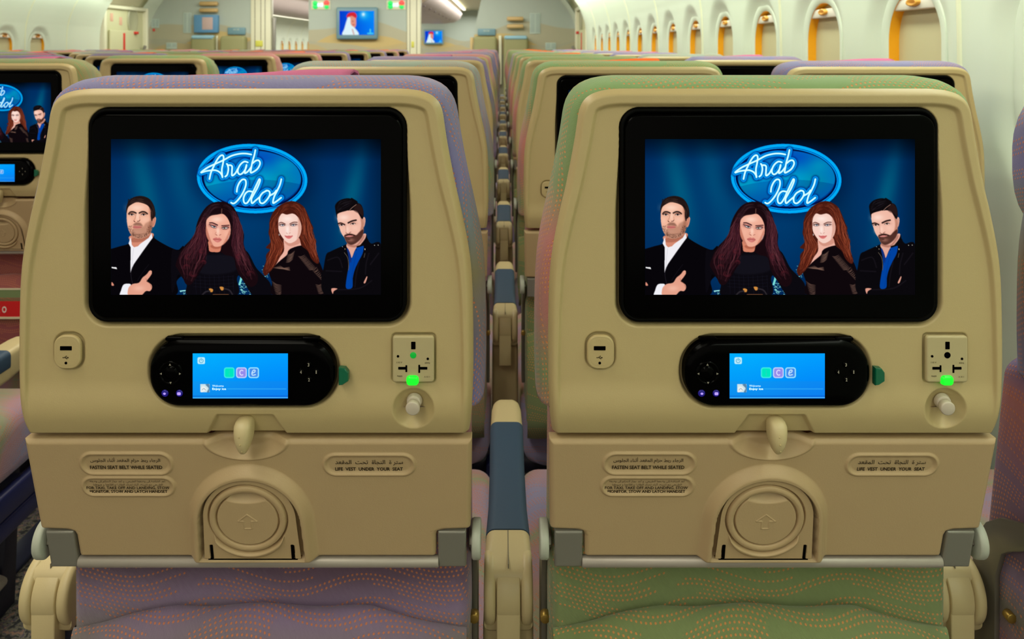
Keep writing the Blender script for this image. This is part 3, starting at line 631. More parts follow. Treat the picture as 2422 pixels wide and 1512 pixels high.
# ---------------------------------------------------------------- one seat (origin on the floor below its back shell)
ZS = .733; K = ZS/F_PX                   # distance of the nearest back shell, metres per picture pixel there
XL = -.231                               # the seat left of the near armrest, used to read positions off
def sxp(px, Z=ZS): return (px-PX0)*Z/F_PX-XL
def szp(py, Z=ZS): return CAM_H-(py-PY0)*Z/F_PX
HWY = [211, 213, 217, 225, 236, 250, 270, 300, 340, 440, 500, 600, 680, 800, 900, 1000, 1035]
HWX = [370, 398, 419, 440, 454, 463, 469, 473, 479, 498, 513, 533, 540, 542, 542, 537, 531]
SCX = 577.0
def chaikin(P, n=3):
    for _ in range(n):
        Q = [P[0]]
        for a, b in zip(P[:-1], P[1:]): Q += [a*.75+b*.25, a*.25+b*.75]
        P = Q+[P[-1]]
    return np.array(P)
_q = chaikin([np.array(v, float) for v in zip(HWX, HWY)]); HWX, HWY = list(_q[:, 0]), list(_q[:, 1])
def shell_me(name, nr, nc, detail=True):
    v = np.linspace(0, 1, nr); py = 211+824*(v**1.0)
    py = np.sort(np.concatenate([py, [211.6, 212.3, 213.2, 214.5, 216, 218, 220.5, 223]]))
    hw = np.interp(py, HWY, HWX)
    u = np.sin(np.linspace(-1, 1, nc)*math.pi/2*.55)/math.sin(math.pi/2*.55)
    PX = SCX+hw[:, None]*u[None]; PY = np.broadcast_to(py[:, None], PX.shape)
    out = [(SCX-x, y) for x, y in zip(HWX[::-1], HWY[::-1])]+[(SCX+x, y) for x, y in zip(HWX, HWY)]
    e = dist_poly(PX, PY, out)
    w = np.interp(py, [211, 450, 700, 1035], [38, 34, 28, 22])[:, None]
    fade = 1-sm((PY-900)/100)
    h = -.008*np.clip(1-e/16, 0, 1)**2-.0038*sm((e-w*.85)/(w*.32))*fade
    h -= .0085*np.clip((PY-935)/100, 0, 1)**2
    h -= .012*sm(1-sdf_rr(PX-582.5, PY-510.5, 376, 253, 46)/(3.5+11.5*sm((PY-330)/200)))
    if detail:
        h -= .0024*sm(1-sdf_rr(PX-158.5, PY-833.5, 33, 41, 26)/5)
        h -= .008*sm(1-sdf_rr(PX-574, PY-881, 221, 80, 76)/9)
        h -= .0022*sm(1-sdf_rr(PX-977.5, PY-850, 50, 56, 8)/4)
        r = np.hypot(PX-977, PY-971)
        h -= .0105*np.clip(1-(r/50)**2.4, 0, 1)*sm((54-r)/8)
        hwl = 64+(PY-989)*.55
        h -= .0045*sm(1-np.maximum(989-PY, (np.abs(PX-577)-hwl)*.9)/6)
    P = np.stack([sxp(PX), -h, szp(PY)], -1)
    if True:                              # wrap the edge backwards
        l = P[:, :1].copy(); r_ = P[:, -1:].copy(); l[..., 1] += .03; r_[..., 1] += .03
        P = np.concatenate([l, P, r_], 1); t = P[:1].copy(); t[..., 1] = .03; b = P[-1:].copy(); b[..., 1] = .03
        P = np.concatenate([t, P, b], 0)
    return new_mesh(name, P, grid_faces(*P.shape[:2]))
# tray: a plane leaning away towards its lower edge
TH = math.atan(.246)
def tray_xy(px, py):
    q = (py-PY0)/F_PX; Z = (.743-.246*.358)/(1-.246*q); return (px-PX0)*Z/F_PX-XL, (q*Z-.358)/math.cos(TH)
def tray_pt(x, L, h=0.0):
    return np.stack(np.broadcast_arrays(x, .010+L*math.sin(TH)-h*math.cos(TH), CAM_H-.358-L*math.cos(TH)-h*math.sin(TH)), -1)
def txf(x, L, h): return tuple(tray_pt(x, -L, h))
L0, L1 = tray_xy(577, 1043)[1], tray_xy(577, 1320)[1]
LN = tray_xy(577, 1257)[1]
CUPX, CUPL = tray_xy(590.6, 1214)
PILLS = [(299.5, 1096.5, 109, 25.5), (304.5, 1150, 109, 22.5), (873.5, 1099, 108, 25)]
def pill(i):
    cx, cy, w, h = PILLS[i]; x, L = tray_xy(cx, cy); x2 = tray_xy(cx+w, cy)[0]; L2 = tray_xy(cx, cy+h)[1]; return x, L, x2-x, L2-L
def arch_s(x, L, hw, top, bot):           # signed distance to an upright arch (round top, straight sides)
    c = top+hw; d = np.where(L < c, np.hypot(x, L-c)-hw, np.abs(x)-hw*(1-.0*(L-c))); return np.maximum(d, L-bot)
ARCH = (.0440, tray_xy(596, 1124)[1], tray_xy(596, 1312)[1])
def tray_me(name, nr, nc, detail=True):
    Lk = [L0, LN-.004, LN-.002, LN-.0008, LN+.0002, LN+.002, LN+.006, L1-.003, L1-.0008, L1]
    hk = [.2036, .2016, .2008, .1985, .1750, .1706, .1690, .1686, .1678, .1660]
    L = np.sort(np.concatenate([np.linspace(L0, L1, nr), np.linspace(LN-.004, LN+.006, 14 if detail else 4)]))
    hw = np.interp(L, Lk, hk); u = np.linspace(-.2036, .2036, nc)[None]; q0 = .155
    X = np.sign(u)*np.where(abs(u) < q0, abs(u), q0+(abs(u)-q0)*(hw[:, None]-q0)/(.2036-q0)); LL = np.broadcast_to(L[:, None], X.shape)
    out = [(-x, y) for x, y in zip(hk[::-1], Lk[::-1])]+list(zip(hk, Lk)); out.append(out[0])
    e = dist_poly(X, LL, out)
    h = -.0035*np.clip(1-e/.0045, 0, 1)**2
    if detail:
        for i in range(3):
            x, l, w, hh = pill(i); s = sdf_rr(X-x, LL-l, w, hh, hh)
            h += .0016*sm(1-np.abs(s+.0008)/.0026)-.0006*sm(-(s+.003)/.0015)
        # thumb bowl below the latch
        q = ((X-tray_xy(581, 1040)[0])/.0350)**2+((LL-L0)/.0185)**2
        h -= .0085*sm((1.05-q)/.75)
        h += .0012*sm(1-np.abs(q-1.12)/.22)
    xx = X-(CUPX+.0015)
    s = arch_s(xx, LL, ARCH[0]*(1+.10*(LL-ARCH[1])/.08), ARCH[1], 1.0)
    h += .0085*sm(1-(s-.003)/.0095)*sm((LL-L0-.004)/.012)
    if detail: h -= .0110*sm(1-(s+.0003)/.0010)*(LL < ARCH[2]+.0002)
    P = tray_pt(X, LL, h)
    B = []
    for a, sl in ((P[:, :1], 'l'), (P[:, -1:], 'r')): b = a.copy(); b[..., 1] += .012; B.append(b)
    P = np.concatenate([B[0], P, B[1]], 1); t = P[:1].copy(); t[..., 1] += .012; b = P[-1:].copy(); b[..., 1] += .012
    P = np.concatenate([t, P, b], 0)
    return new_mesh(name, P, grid_faces(*P.shape[:2]))
def cup_me(name):
    hwA, top, bot = ARCH; hwA -= .0013
    L = np.sort(np.concatenate([np.linspace(top+.0014, bot, 190), top+.0014+np.array([.0002, .0006, .0012, .002, .003])]))
    c = top+hwA
    hw = np.where(L < c, np.sqrt(np.maximum(hwA**2-(c-L)**2, 1e-8)), hwA+(L-c)*.055)
    u = np.linspace(-1, 1, 190); X = hw[:, None]*u; LL = np.broadcast_to(L[:, None], X.shape)
    cx, cl = -.0015, CUPL+.0005; r = np.hypot(X-cx, LL-cl); g = lambda d, w: sm(1-np.abs(d)/w)
    h = .0060+0*X
    h += .0012*sm((.0358-r)/.001)-.0046*g(r-.0362, .0011)-.0040*g(r-.0288, .0011)
    h += .0010*g(r-.0325, .004)
    h += .0035*sm(((X-cx)**2/.033**2+(LL-cl-.012)**2/.033**2 < 1)*(1-r*0)*sm((r-.0362)/.003)*sm((.045-np.hypot(X-cx, LL-cl-.001))/.008))   # crescent below the ring
    sc = ((X-cx)/.026)**2+((LL-(cl-.0305))/.0125)**2
    h -= .0075*sm(1.15-sc)*(r < .0285)
    d = np.abs(X-cx)
    ar = np.minimum(np.abs((LL-(cl+.0005))-(d-.0065))*.75+np.where(d < .0068, 0, 1), 9)
    arrow = sm(1-np.abs(LL-(cl-.0055)-d*.85)/.0009)*(d < .0085)*(LL < cl+.0025)
    arrow = np.maximum(arrow, sm(1-np.abs(LL-(cl+.0018))/.0009)*(d > .0035)*(d < .0090))
    arrow = np.maximum(arrow, sm(1-np.abs(d-.0035)/.0008)*(LL > cl+.0018)*(LL < cl+.0100))
    arrow = np.maximum(arrow, sm(1-np.abs(LL-(cl+.0100))/.0009)*(d < .0035))
    h += .0007*arrow*(r < .027)
    for sx_ in (-1, 1):
        xs = .0385+(LL-bot)*.04
        h -= .0045*(np.abs(X-sx_*xs) < .0014)*(LL > bot-.0165)*(LL < bot-.001)
    h -= .005*sm((LL-(bot-.0012))/.0008)
    P = tray_pt(X+CUPX+.0015, LL, h)
    return new_mesh(name, P, grid_faces(*P.shape[:2]))
def outline_loop(off, y, npt=200, zbot=None, hwf=1.0):
    zb = szp(975) if zbot is None else zbot
    ys = np.array(HWY, float); xs = np.array(HWX, float)
    pyb = PY0+(CAM_H-zb)/K
    rt = [(sxp(SCX+np.interp(p, ys, xs)), szp(p)) for p in np.concatenate([[211, 213, 217, 225, 236, 250, 270, 300], np.linspace(330, pyb, 14)])]
    lt = [(-x, z) for x, z in rt[::-1]]
    p = np.array(lt+rt); d = np.linalg.norm(np.diff(p, axis=0), axis=1); s = np.concatenate([[0], np.cumsum(d)])
    q = np.linspace(0, s[-1], npt); p = np.stack([np.interp(q, s, p[:, 0]), np.interp(q, s, p[:, 1])], 1)
    t = np.gradient(p, axis=0); n = np.stack([-t[:, 1], t[:, 0]], 1); n /= np.linalg.norm(n, axis=1)[:, None]
    p = p+n*off
    top = np.linspace(p[-1, 0], p[0, 0], 12)[1:-1]
    p = np.concatenate([p, np.stack([top, np.full(10, min(p[0, 1], p[-1, 1]))], 1)])
    return np.stack([p[:, 0]*hwf, np.full(len(p), y), p[:, 1]], 1)
def backrest_me(name, npt=200):
    prof = [(.010, -.006), (.012, .001), (.020, .0065), (.034, .0098), (.055, .0108), (.075, .0088), (.092, .0030), (.104, -.008), (.112, -.022), (.116, -.045)]
    if npt < 60: prof = prof[::2]+[prof[-1]]
    return loft(name, [outline_loop(o, y, npt) for y, o in prof], uv=True, cap1=True)
def rounded_block(name, x0, x1, y0, y1, z0, z1, r, uv=True, n=8, puff=0.0):
    """soft upholstered block lofted along y"""
    cx, cz, hw, hh = (x0+x1)/2, (z0+z1)/2, (x1-x0)/2, (z1-z0)/2; loops = []
    for k in range(9):
        a = math.pi*k/8; y = (y0+y1)/2-math.cos(a)*(y1-y0)/2
        ins = r*(1-math.sin(a))**1.6 if 0 < k < 8 else r
        p = rrect(hw-ins, hh-ins, r*1.3, n); loops.append([(cx+x, y, cz+z+puff*math.cos(x/hw*1.5)*(1 if z > 0 else 0)) for x, z in p])
    return box_uv(loft(name, loops, cap0=True, cap1=True))
def cushion_me(name):
    """seat pad: rounded section lofted along y"""
    loops = []
    for y, top, ins in ((.09, .44, .03), (.10, .452, .014), (.14, .456, .009), (.24, .454, .009), (.30, .452, 0), (.5, .452, 0), (.64, .453, .0), (.69, .446, .002), (.715, .432, .008), (.722, .41, .02), (.718, .38, .03)):
        hh = (top-.33)/2; p = rrect(.216-ins, hh, .03, 6); loops.append([(x, y, .33+hh+z) for x, z in p])
    return box_uv(loft(name, loops, cap0=True, cap1=True))
def lower_back_me(name):
    loops = []
    for t, w, ins in ((0, .190, .012), (.06, .196, .004), (.2, .1985, 0), (.6, .1995, 0), (.85, .199, .002), (1, .190, .012)):
        p = rrect(w, (.86-.40)/2-ins, .02, 8)
        loops.append([(x, .083+t*np.interp(.63+z, [.40, .45, .66, .86], [.125, .12, .105, .045]), .63+z) for x, z in p])
    return box_uv(loft(name, loops, cap0=True, cap1=True))
def pocket_me(name):
    xs = np.linspace(-.196, .196, 60)
    zt = np.interp(xs, [-.196, -.17, -.14, -.09, -.005, .10, .13, .16, .196], [.600, .608, .617, .6270, .6290, .6265, .618, .610, .600])
    bul = 1-(np.abs(xs)/.2)**4; rows = []
    for k, (dz, y) in enumerate(((-.030, .090), (-.004, .082), (0.001, .076), (.0, .069), (-.006, .060), (-.02, .042), (-.045, .022), (-.09, .006), (-.16, .002), (-.20, .02), (-.21, .09))):
        yy = .088-(.088-y)*(.35+.65*bul)
        rows.append(np.stack([xs, yy, zt+dz+.0012*np.sin(xs*60+k)], 1))
    P = np.array(rows); d = np.cumsum(np.r_[0, np.linalg.norm(np.diff(P, axis=0), axis=2).mean(1)])
    UV = np.stack(np.broadcast_arrays(xs[None, :], -d[:, None]), -1)
    return new_mesh(name, P, grid_faces(*P.shape[:2]), UV)
def headrest_me(name):
    return rounded_block(name, -.176, .176, .095, .175, .965, 1.150, .055)
def cover_me(name, x0=-.098, x1=.076, lift=0.0):
    rows = []; prof = [(.092, 1.130), (.096, 1.146), (.104, 1.1530), (.125, 1.1555), (.15, 1.153), (.168, 1.142), (.179, 1.12), (.181, 1.05), (.181, .99)]
    xs = np.linspace(x0, x1, 16)
    for y, z in prof: rows.append(np.stack([xs, np.full(16, y), z+.0008*np.sin(xs*40)-.0065*(1-(xs-x0)/(x1-x0))**1.5+.0015], 1))
    P = np.array(rows); Q = P.copy()
    c = np.array([0, .135, 1.1]); n = P-np.array([0, .135, 0])*[0, 1, 0]; 
    Q[..., 2] -= .003; Q[..., 1] += np.where(Q[..., 1] > .135, -.002, .002)
    loops = []
    for i in range(len(P)): loops.append(np.concatenate([P[i], Q[i][::-1]]))
    return loft(name, loops, cap0=True, cap1=True)
def picture_me(name, img, x0, x1, z1, z0, y):
    h, w = img.shape[:2]
    xs = np.linspace(x0, x1, w); zs = np.linspace(z1, z0, h)
    P = np.stack(np.broadcast_arrays(xs[None, :], np.float64(y), zs[:, None]), -1)
    c = np.where(img <= .04045, img/12.92, ((img+.055)/1.055)**2.4)
    return new_mesh(name, P, grid_faces(h, w), None, False, c)
def downs(img, k):
    h, w = img.shape[0]//k*k, img.shape[1]//k*k
    return img[:h, :w].reshape(h//k, k, w//k, k, 3).mean((1, 3))
SHOW, HAND, TV = paint_show(), paint_handset(), paint_cabin_tv()
def px_plate(name, x0, x1, y0, y1, r, prof, base=0.0, n=8):
    cx, cz = sxp((x0+x1)/2), szp((y0+y1)/2)
    return plate(name, cx, cz, (x1-x0)/2*K, (y1-y0)/2*K, r*K, [(i, o+base) for i, o in prof], n=n)
def tri(name, pts, h):
    return poly_me(name, [(sxp(x), -h, szp(y)) for x, y in pts])

M = {}
def seat_meshes():
    M['shell'] = shell_me('back_shell', 350, 420); M['shell_lo'] = shell_me('back_shell_far', 60, 60, False)
    M['surround'] = px_plate('monitor_surround', 205, 960, 256, 765, 46, [(0, -.0105), (0, -.0035), (.0012, -.0020), (.0032, -.0020), (.0042, -.0035), (.0060, -.0065)])
    M['monitor'] = px_plate('monitor', 215, 951, 270, 755, 38, [(0, -.0085), (0, -.0022), (.0003, -.0010), (.0009, -.0003), (.0018, 0), (.003, 0)])
    zf = 0.0004
    M['picture'] = picture_me('monitor_picture', SHOW, sxp(263), sxp(901), szp(329), szp(697), -zf)
    M['picture_lo'] = picture_me('monitor_picture_far', downs(SHOW, 4), sxp(263), sxp(901), szp(329), szp(697), -zf)
    # handset
    M['handset'] = px_plate('handset', 354, 794, 801, 961, 74, [(0, -.0075), (0, -.002), (.0006, .0008), (.0018, .0022), (.0042, .0034), (.0060, .0038), (.012, .0040)], n=14)
    hz = .0043
    M['hpic'] = picture_me('handset_screen', HAND, sxp(460), sxp(684), szp(832), szp(938), -hz)
    M['shoulder'] = [px_plate('shoulder_button', a, b, 797.5, 806, 4, [(0, -.004), (0, .0004), (.0006, .001)]) for a, b in ((391, 433), (714, 756))]
    ring = lambda cx, cy, r, w, h0, h1, nm: loft(nm, [[(sxp(cx)+rr*K*math.cos(a), -hh, szp(cy)+rr*K*math.sin(a)) for a in np.linspace(0, 2*math.pi, 40, endpoint=False)] for rr, hh in ((r, h0), (r-w*.2, h1), (r-w*.8, h1), (r-w, h0))])
    M['dpad'] = join_me('direction_pad', [ring(408, 878, 28, 6, .0038, .0050, 'r'), cyl_me('c', (sxp(408), -.0035, szp(878)), (sxp(408), -.0048, szp(878)), 17*K, 13*K, 32, .0004)])
    A = []
    for cx, cy, q in ((407.5, 858, 0), (386.5, 879, 1), (430.5, 879, 3), (409, 900, 2)):
        a = [0, math.pi/2, math.pi, -math.pi/2][q]
        A.append([(cx+3.2*math.sin(b-a), cy-3.2*math.cos(b-a)) for b in (0, 2.15, -2.15)])
    M['arrows'] = join_me('arrow_marks', [tri('t', p, .0052) for p in A])
    M['numbutton'] = [cyl_me('number_button', (sxp(x), -.0035, szp(y)), (sxp(x), -.0050, szp(y)), 8*K, 7*K, 24, .0003) for x, y in ((751, 875), (734, 893), (733, 858), (715, 875))]
    M['numbers'] = [text_me('button_number', [(t, sxp(x), szp(y), (4 if t != '1' else 2.5)*K, 8*K, .03)], lambda a, b: (a, -.0052, b)) for t, x, y in (('1', 751, 875), ('2', 734, 893), ('3', 733, 858), ('4', 715, 875))]
    M['glow'] = [cyl_me('lamp_button', (sxp(x), -.0035, szp(926)), (sxp(x), -.0048, szp(926)), 8.5*K, 7*K, 24, .0003) for x in (394.5, 428.5)]
    M['lamp'] = [new_mesh('button_lamp', [(sxp(x+r*math.cos(a)), -.0051, szp(926+r*.8*math.sin(a))) for k, a in enumerate(np.linspace(0, 2*math.pi, 16, endpoint=False)) for r in [(4.2 if k % 2 else 2.4) if x < 400 else (5.0 if k % 4 else 4.0)]], [tuple(range(16))]) for x in (394.5, 428.5)]
    M['hwords'] = text_me('screen_words', [('Welcome', sxp(519.5), szp(908), 27*K, 5*K, 0), ('Enjoy ice', sxp(522.5), szp(916), 33*K, 6.5*K, .03)], lambda a, b: (a, -.0045, b))
    M['catch'] = loft('handset_release', [[(sxp(x), -h, szp(y)) for x, y in ((803+i, 866.5+i), (818-i, 868+i), (825.5-i, 878+i*.5), (825.5-i, 898-i*.5), (812-i*.5, 907-i), (803+i, 908-i))] for i, h in ((0, -.002), (0, .0035), (1.5, .0045))], cap1=True, smooth=False)
    # usb
    M['usb'] = px_plate('usb_port', 126.5, 190.5, 794, 873.5, 25, [(0, -.003), (0, -.0010), (.0005, -.0002), (.0014, .0001), (.0021, -.0001), (.0026, 0), (.004, 0)])
    M['usbhole'] = join_me('usb_slot', [px_plate('h', 142, 170, 819, 829, .5, [(0, -.0001), (.0001, .0003)]), cyl_me('d', (sxp(156), .0001, szp(859)), (sxp(156), -.0003, szp(859)), 3.2*K, None, 16, .0001)])
    a = lambda x, y: (sxp(x), -.0003, szp(y))
    def bar(x0, y0, x1, y1, w=1.1):
        dx, dy = x1-x0, y1-y0; l = math.hypot(dx, dy); nx, ny = -dy/l*w/2, dx/l*w/2
        return poly_me('b', [a(x0+nx, y0+ny), a(x1+nx, y1+ny), a(x1-nx, y1-ny), a(x0-nx, y0-ny)])
    M['usbmark'] = join_me('usb_symbol', [bar(149, 846, 161, 846), bar(152, 846, 156, 843), bar(154, 846, 158, 848.7), poly_me('c', [a(161+1.6*math.cos(t), 846+1.6*math.sin(t)) for t in np.linspace(0, 6.2, 10)]), poly_me('c', [a(147.5, 846), a(150.5, 844.6), a(150.5, 847.4)]), bar(156, 842.6, 158.5, 842.6, 1.8), bar(157.5, 848.8, 159.5, 848.8, 1.8)])
    # power outlet
    M['outlet'] = px_plate('power_outlet', 928.5, 1026.5, 795, 905, 7, [(0, -.003), (0, -.0008), (.0004, .0000), (.0012, .0005), (.002, .0005)])
    hp = lambda x0, x1, y0, y1: px_plate('h', x0, x1, y0, y1, .4, [(0, .0003), (.0001, .0008)])
    M['holes'] = join_me('socket_holes', [hp(972.5, 983, 808, 826), hp(942, 960, 867.5, 874), hp(959, 963.5, 863.5, 880), hp(993, 1011, 867.5, 874), hp(989.5, 994, 862.5, 882)]+[cyl_me('d', (sxp(x), -.0003, szp(y)), (sxp(x), -.0008, szp(y)), 3*K, None, 16, .0001) for x, y in ((941.5, 842.5), (1012, 848.5))])
    M['hole_c'] = cyl_me('earth_hole', (sxp(977.5), -.0003, szp(840)), (sxp(977.5), -.0008, szp(840)), 7.5*K, None, 20, .0001)
    M['led'] = px_plate('indicator_lamp', 961, 991, 887, 911, 9, [(0, -.0005), (.0005, .0022), (.002, .0032)])
    o = lambda p, q: (p, -.0007, q)
    M['outtext'] = join_me('outlet_print', [text_me('t', [('110 V', sxp(945), szp(857), 13*K, 3.8*K, 0), ('60Hz', sxp(1011), szp(858), 12*K, 3.8*K, 0)], o), text_me('t', [('60Hz', sxp(945.5), szp(889.5), 12*K, 3.8*K, 0), ('110 V', sxp(1010), szp(891), 13*K, 3.8*K, 0)], o, True)])
    kx, kz = sxp(978), szp(955)
    M['knob'] = join_me('coat_hook', [cyl_me('s', (kx, .010, kz-.001), (kx-.0003, .004, kz-.0015), 19*K, 17*K, 32, .001), cyl_me('k', (kx-.0003, .0045, kz-.0030), (kx-.0006, -.0030, kz-.0036), 16*K, 17.0*K, 32, .0012)])
    # latch
    rows = []
    for py, w, f in ((991, 5, -.001), (993, 13, .003), (997, 18, .006), (1005, 21, .0085), (1020, 21, .0095), (1035, 19.5, .0095), (1050, 15.5, .0085), (1062, 11, .0065), (1070, 7.5, .004), (1074, 3.5, .001)):
        t = np.linspace(0, 2*math.pi, 28, endpoint=False)
        rows.append([(sxp(576)+w*K*np.sign(math.cos(a))*abs(math.cos(a))**.8, .006-(f+.006)*max(0, math.sin(a))**.38+.006*max(0, -math.sin(a)), szp(py)) for a in t])
    M['latch'] = loft('tray_latch', rows, cap0=True, cap1=True)
    M['dimples'] = join_me('latch_dimples', [cyl_me('d', (sxp(573+i*2.2), (-.0080, -.0080, -.0052)[i], szp(y)), (sxp(573+i*2.2), (-.0099, -.0099, -.0073)[i], szp(y)), 2.8*K, 1.9*K, 12, .0002) for i, y in enumerate((1024, 1042, 1060))])
    # tray
    M['tray'] = tray_me('tray_table', 250, 520); M['tray_lo'] = tray_me('tray_table_far', 30, 60, False); M['cup'] = cup_me('cup_holder')
    M['slots'] = join_me('cup_slots', [plate('s', CUPX+.0015+sg*.0376, -(ARCH[2]-.0095), .0013, .0078, .0004, [(0, .0045), (.0001, .0064)], xf=txf, n=2) for sg in (-1, 1)]+[plate('s', CUPX+.0015, -(ARCH[2]-.0005), .0420, .0004, .0003, [(0, .0045), (.0001, .0062)], xf=txf, n=2)])  # black strips painting the shade in the slots and along the cup's lower edge
    M['placard'] = []
    def pt(i, rows):
        L = []
        for body, cx, cy, w, h, b in rows:
            x, l = tray_xy(cx, cy); wx = tray_xy(cx+w/2, cy)[0]-tray_xy(cx-w/2, cy)[0]; hh = tray_xy(cx, cy+h)[1]-l
            L.append((body, x, -l, wx, hh, b))
        return text_me('placard_print', L, lambda a, b: txf(a, b, .0002))
    M['placard'].append(pt(0, [(arabic('الرجاء ربط حزام المقعد أثناء الجلوس'), 296, 1089.5, 165, 14, .005), ('FASTEN SEAT BELT WHILE SEATED', 298.5, 1105.5, 171, 8.2, .018)]))
    M['placard'].append(pt(1, [(arabic('أعد الشاشة إلى وضعها الطبيعي، و أعد جهاز التحكم إلى وضعه'), 301.5, 1139, 178, 8, .002), (arabic('الطبيعي مع تثبيته، أثناء تحرك الطائرة و إقلاعها و هبوطها'), 303, 1146.8, 164, 8, .002), ('FOR TAXI, TAKE OFF AND LANDING, STOW', 303, 1154.5, 196, 7.6, .012), ('MONITOR, STOW AND LATCH HANDSET', 304.3, 1163, 183, 7.6, 0), ('MONITOR, STOW AND LATCH HANDSET', 304.8, 1163.2, 183, 7.6, 0)]))
    M['placard'].append(pt(2, [(arabic('ستر ة  النجاة  تحت  المقعد'), 873, 1094.5, 160, 13, .005), ('LIFE  VEST  UNDER  YOUR  SEAT', 873, 1109.5, 160, 8.0, .022)]))
    # metalwork
    La, Lb = tray_xy(577, 1260)[1], tray_xy(577, 1344)[1]
    def br(x0, x1): return plate('hinge_bracket', (x0+x1)/2, -(La+Lb)/2, (x1-x0)/2, (Lb-La)/2, .0015, [(0, -.012), (0, -.0025), (.0006, -.0012), (.0018, -.0008), (.003, -.0008)], xf=lambda a, b, h: tuple(tray_pt(a, -b, h)), n=4)
    M['bracket'] = [br(-.1972, -.1708), br(.1708, .1972)]
    M['bar'] = cyl_me('tray_bar', (-.171, .046, szp(1327, .779)), (.171, .046, szp(1327, .779)), .0056, None, 24)
    def side(sg):
        pl = [(.045, .707), (.047, .712), (.052, .715), (.062, .714), (.089, .702), (.125, .687), (.15, .668), (.170, .64), (.177, .60), (.178, .48), (.135, .48), (.133, .62), (.122, .650), (.11, .660), (.089, .673), (.062, .696), (.050, .701)]
        x = sg*.2025; return prism_me('side_plate', pl, x-.003, x+.003)
    M['side'] = [side(-1), side(1)]
    M['disc'] = [join_me('pivot_disc', [cyl_me('d', (sg*.2025, .052, .709), (sg*.2110, .052, .709), .0178, None, 32, .0015)]) for sg in (-1, 1)]
    M['bolt'] = [cyl_me('hinge_bolt', (sg*.2025, .118, .592), (sg*.2025, .108, .592), .005, None, 16) for sg in (-1, 1)]
    M['leg'] = [prism_me('leg', [(.12, .32), (.20, .32), (.30, .06), (.62, .05), (.66, .32), (.69, .32), (.67, .0), (.12, .0), (.12, .04), (.25, .05)][::-1], x-.011, x+.011, .003) for x in (-.13, .13)]
    M['tube'] = [cyl_me('cross_tube', (-.205, yy, .298), (.205, yy, .298), .022, None, 20) for yy in (.17, .58)]
    M['rail'] = join_me('side_rail', [box_me('a', .198, .219, .12, .735, .268, .318, .006), box_me('b', .200, .214, .12, .73, .225, .262, .005)])
    q = [(-.165, .22, .20), (-.165, .40, .13), (-.165, .55, .10), (-.160, .590, .095), (-.14, .60, .093), (.14, .60, .093), (.160, .590, .095), (.165, .55, .10), (.165, .40, .13), (.165, .22, .20)]
    M['bag'] = tube_me('baggage_bar', q, .011)
    # upholstery
    M['backrest'] = backrest_me('backrest_cushion'); M['backrest_lo'] = backrest_me('backrest_cushion_far', 40)
    M['lowback'] = lower_back_me('lower_backrest'); M['pocket'] = pocket_me('literature_pocket')
    M['cushion'] = cushion_me('seat_cushion'); M['headrest'] = headrest_me('headrest'); M['cover'] = cover_me('headrest_cover')
seat_meshes()

def build_seat(hi, fab, cover, rail=False, lit=False):
    root = empty('airplane_seat', (0, 0, 0))
    A = lambda n, k, m, par=root: link(n, M[k] if isinstance(k, str) else k, m, par)
    A('back_shell', 'shell' if hi else 'shell_lo', PLASTIC)
    A('monitor_surround', 'surround', BLACKM)
    mo = A('monitor', 'monitor', BLACKG); A('monitor_picture', 'picture' if hi else 'picture_lo', PIC, mo)
    b = A('backrest_cushion', 'backrest' if hi else 'backrest_lo', fab)
    A('headrest', 'headrest', fab)
    if cover: A('headrest_cover', 'cover', cover)
    tr = A('tray_table', 'tray' if hi else 'tray_lo', TRAYPL)
    A('handset', 'handset', BLACKG)
    hs = [o for o in root.children if o.name.startswith('handset')][0]
    A('handset_screen', 'hpic', PIC, hs)
    if hi:
        for i in (0, 1): A('shoulder_button', M['shoulder'][i], BLACKG, hs)
        A('direction_pad', 'dpad', BLACKG, hs); A('arrow_marks', 'arrows', BUTTONPR, hs)
        for i in range(4): A('number_button', M['numbutton'][i], BLACKG, hs); A('button_number', M['numbers'][i], BUTTONPR, hs)
        for i in (0, 1): A('lamp_button', M['glow'][i], BLUEGLOW, hs); A('button_lamp', M['lamp'][i], BLUELED, hs)
        A('screen_words', 'hwords', mat('screen_white', (200, 235, 255), .5, emit=(190, 235, 255), estr=.85), hs)
        A('handset_release', 'catch', GREEN)['label'] = 'green release tab'
        u = A('usb_port', 'usb', PLASTIC); A('usb_slot', 'usbhole', HOLE, u); A('usb_symbol', 'usbmark', PRINT, u)
        p = A('power_outlet', 'outlet', mat('outlet_plastic', (186, 172, 130), .4)); A('socket_holes', 'holes', HOLE, p); A('earth_hole', 'hole_c', EARTHLED if lit else HOLE, p)
        A('indicator_lamp', 'led', LED, p)['label'] = 'glowing green lamp'; A('outlet_print', 'outtext', PRINT, p)
        A('coat_hook', 'knob', KNOB)
        la = A('tray_latch', 'latch', ARMPL); A('latch_dimples', 'dimples', PLASTIC, la)
        A('cup_holder', 'cup', TRAYPL, tr); A('cup_slots', 'slots', HOLE, tr)
        for i in range(3): A('placard_print', M['placard'][i], PRINT, tr)
    for i in (0, 1):
        A('hinge_bracket', M['bracket'][i], GREYM)
        s = A('side_plate', M['side'][i], DARKM); A('pivot_disc', M['disc'][i], DISCM, s)
        if hi: A('hinge_bolt', M['bolt'][i], mat('brass', (170, 140, 70), .35, metal=.8), s)
    A('tray_bar', 'bar', BARM)
    for i in (0, 1): A('leg', M['leg'][i], NAVYDK); A('cross_tube', M['tube'][i], NAVYDK)
    A('baggage_bar', 'bag', BARM)
    if rail: A('side_rail', 'rail', NAVY)
    A('lower_backrest', 'lowback', fab); A('literature_pocket', 'pocket', fab); A('seat_cushion', 'cushion', FAB_PAD)
    return root
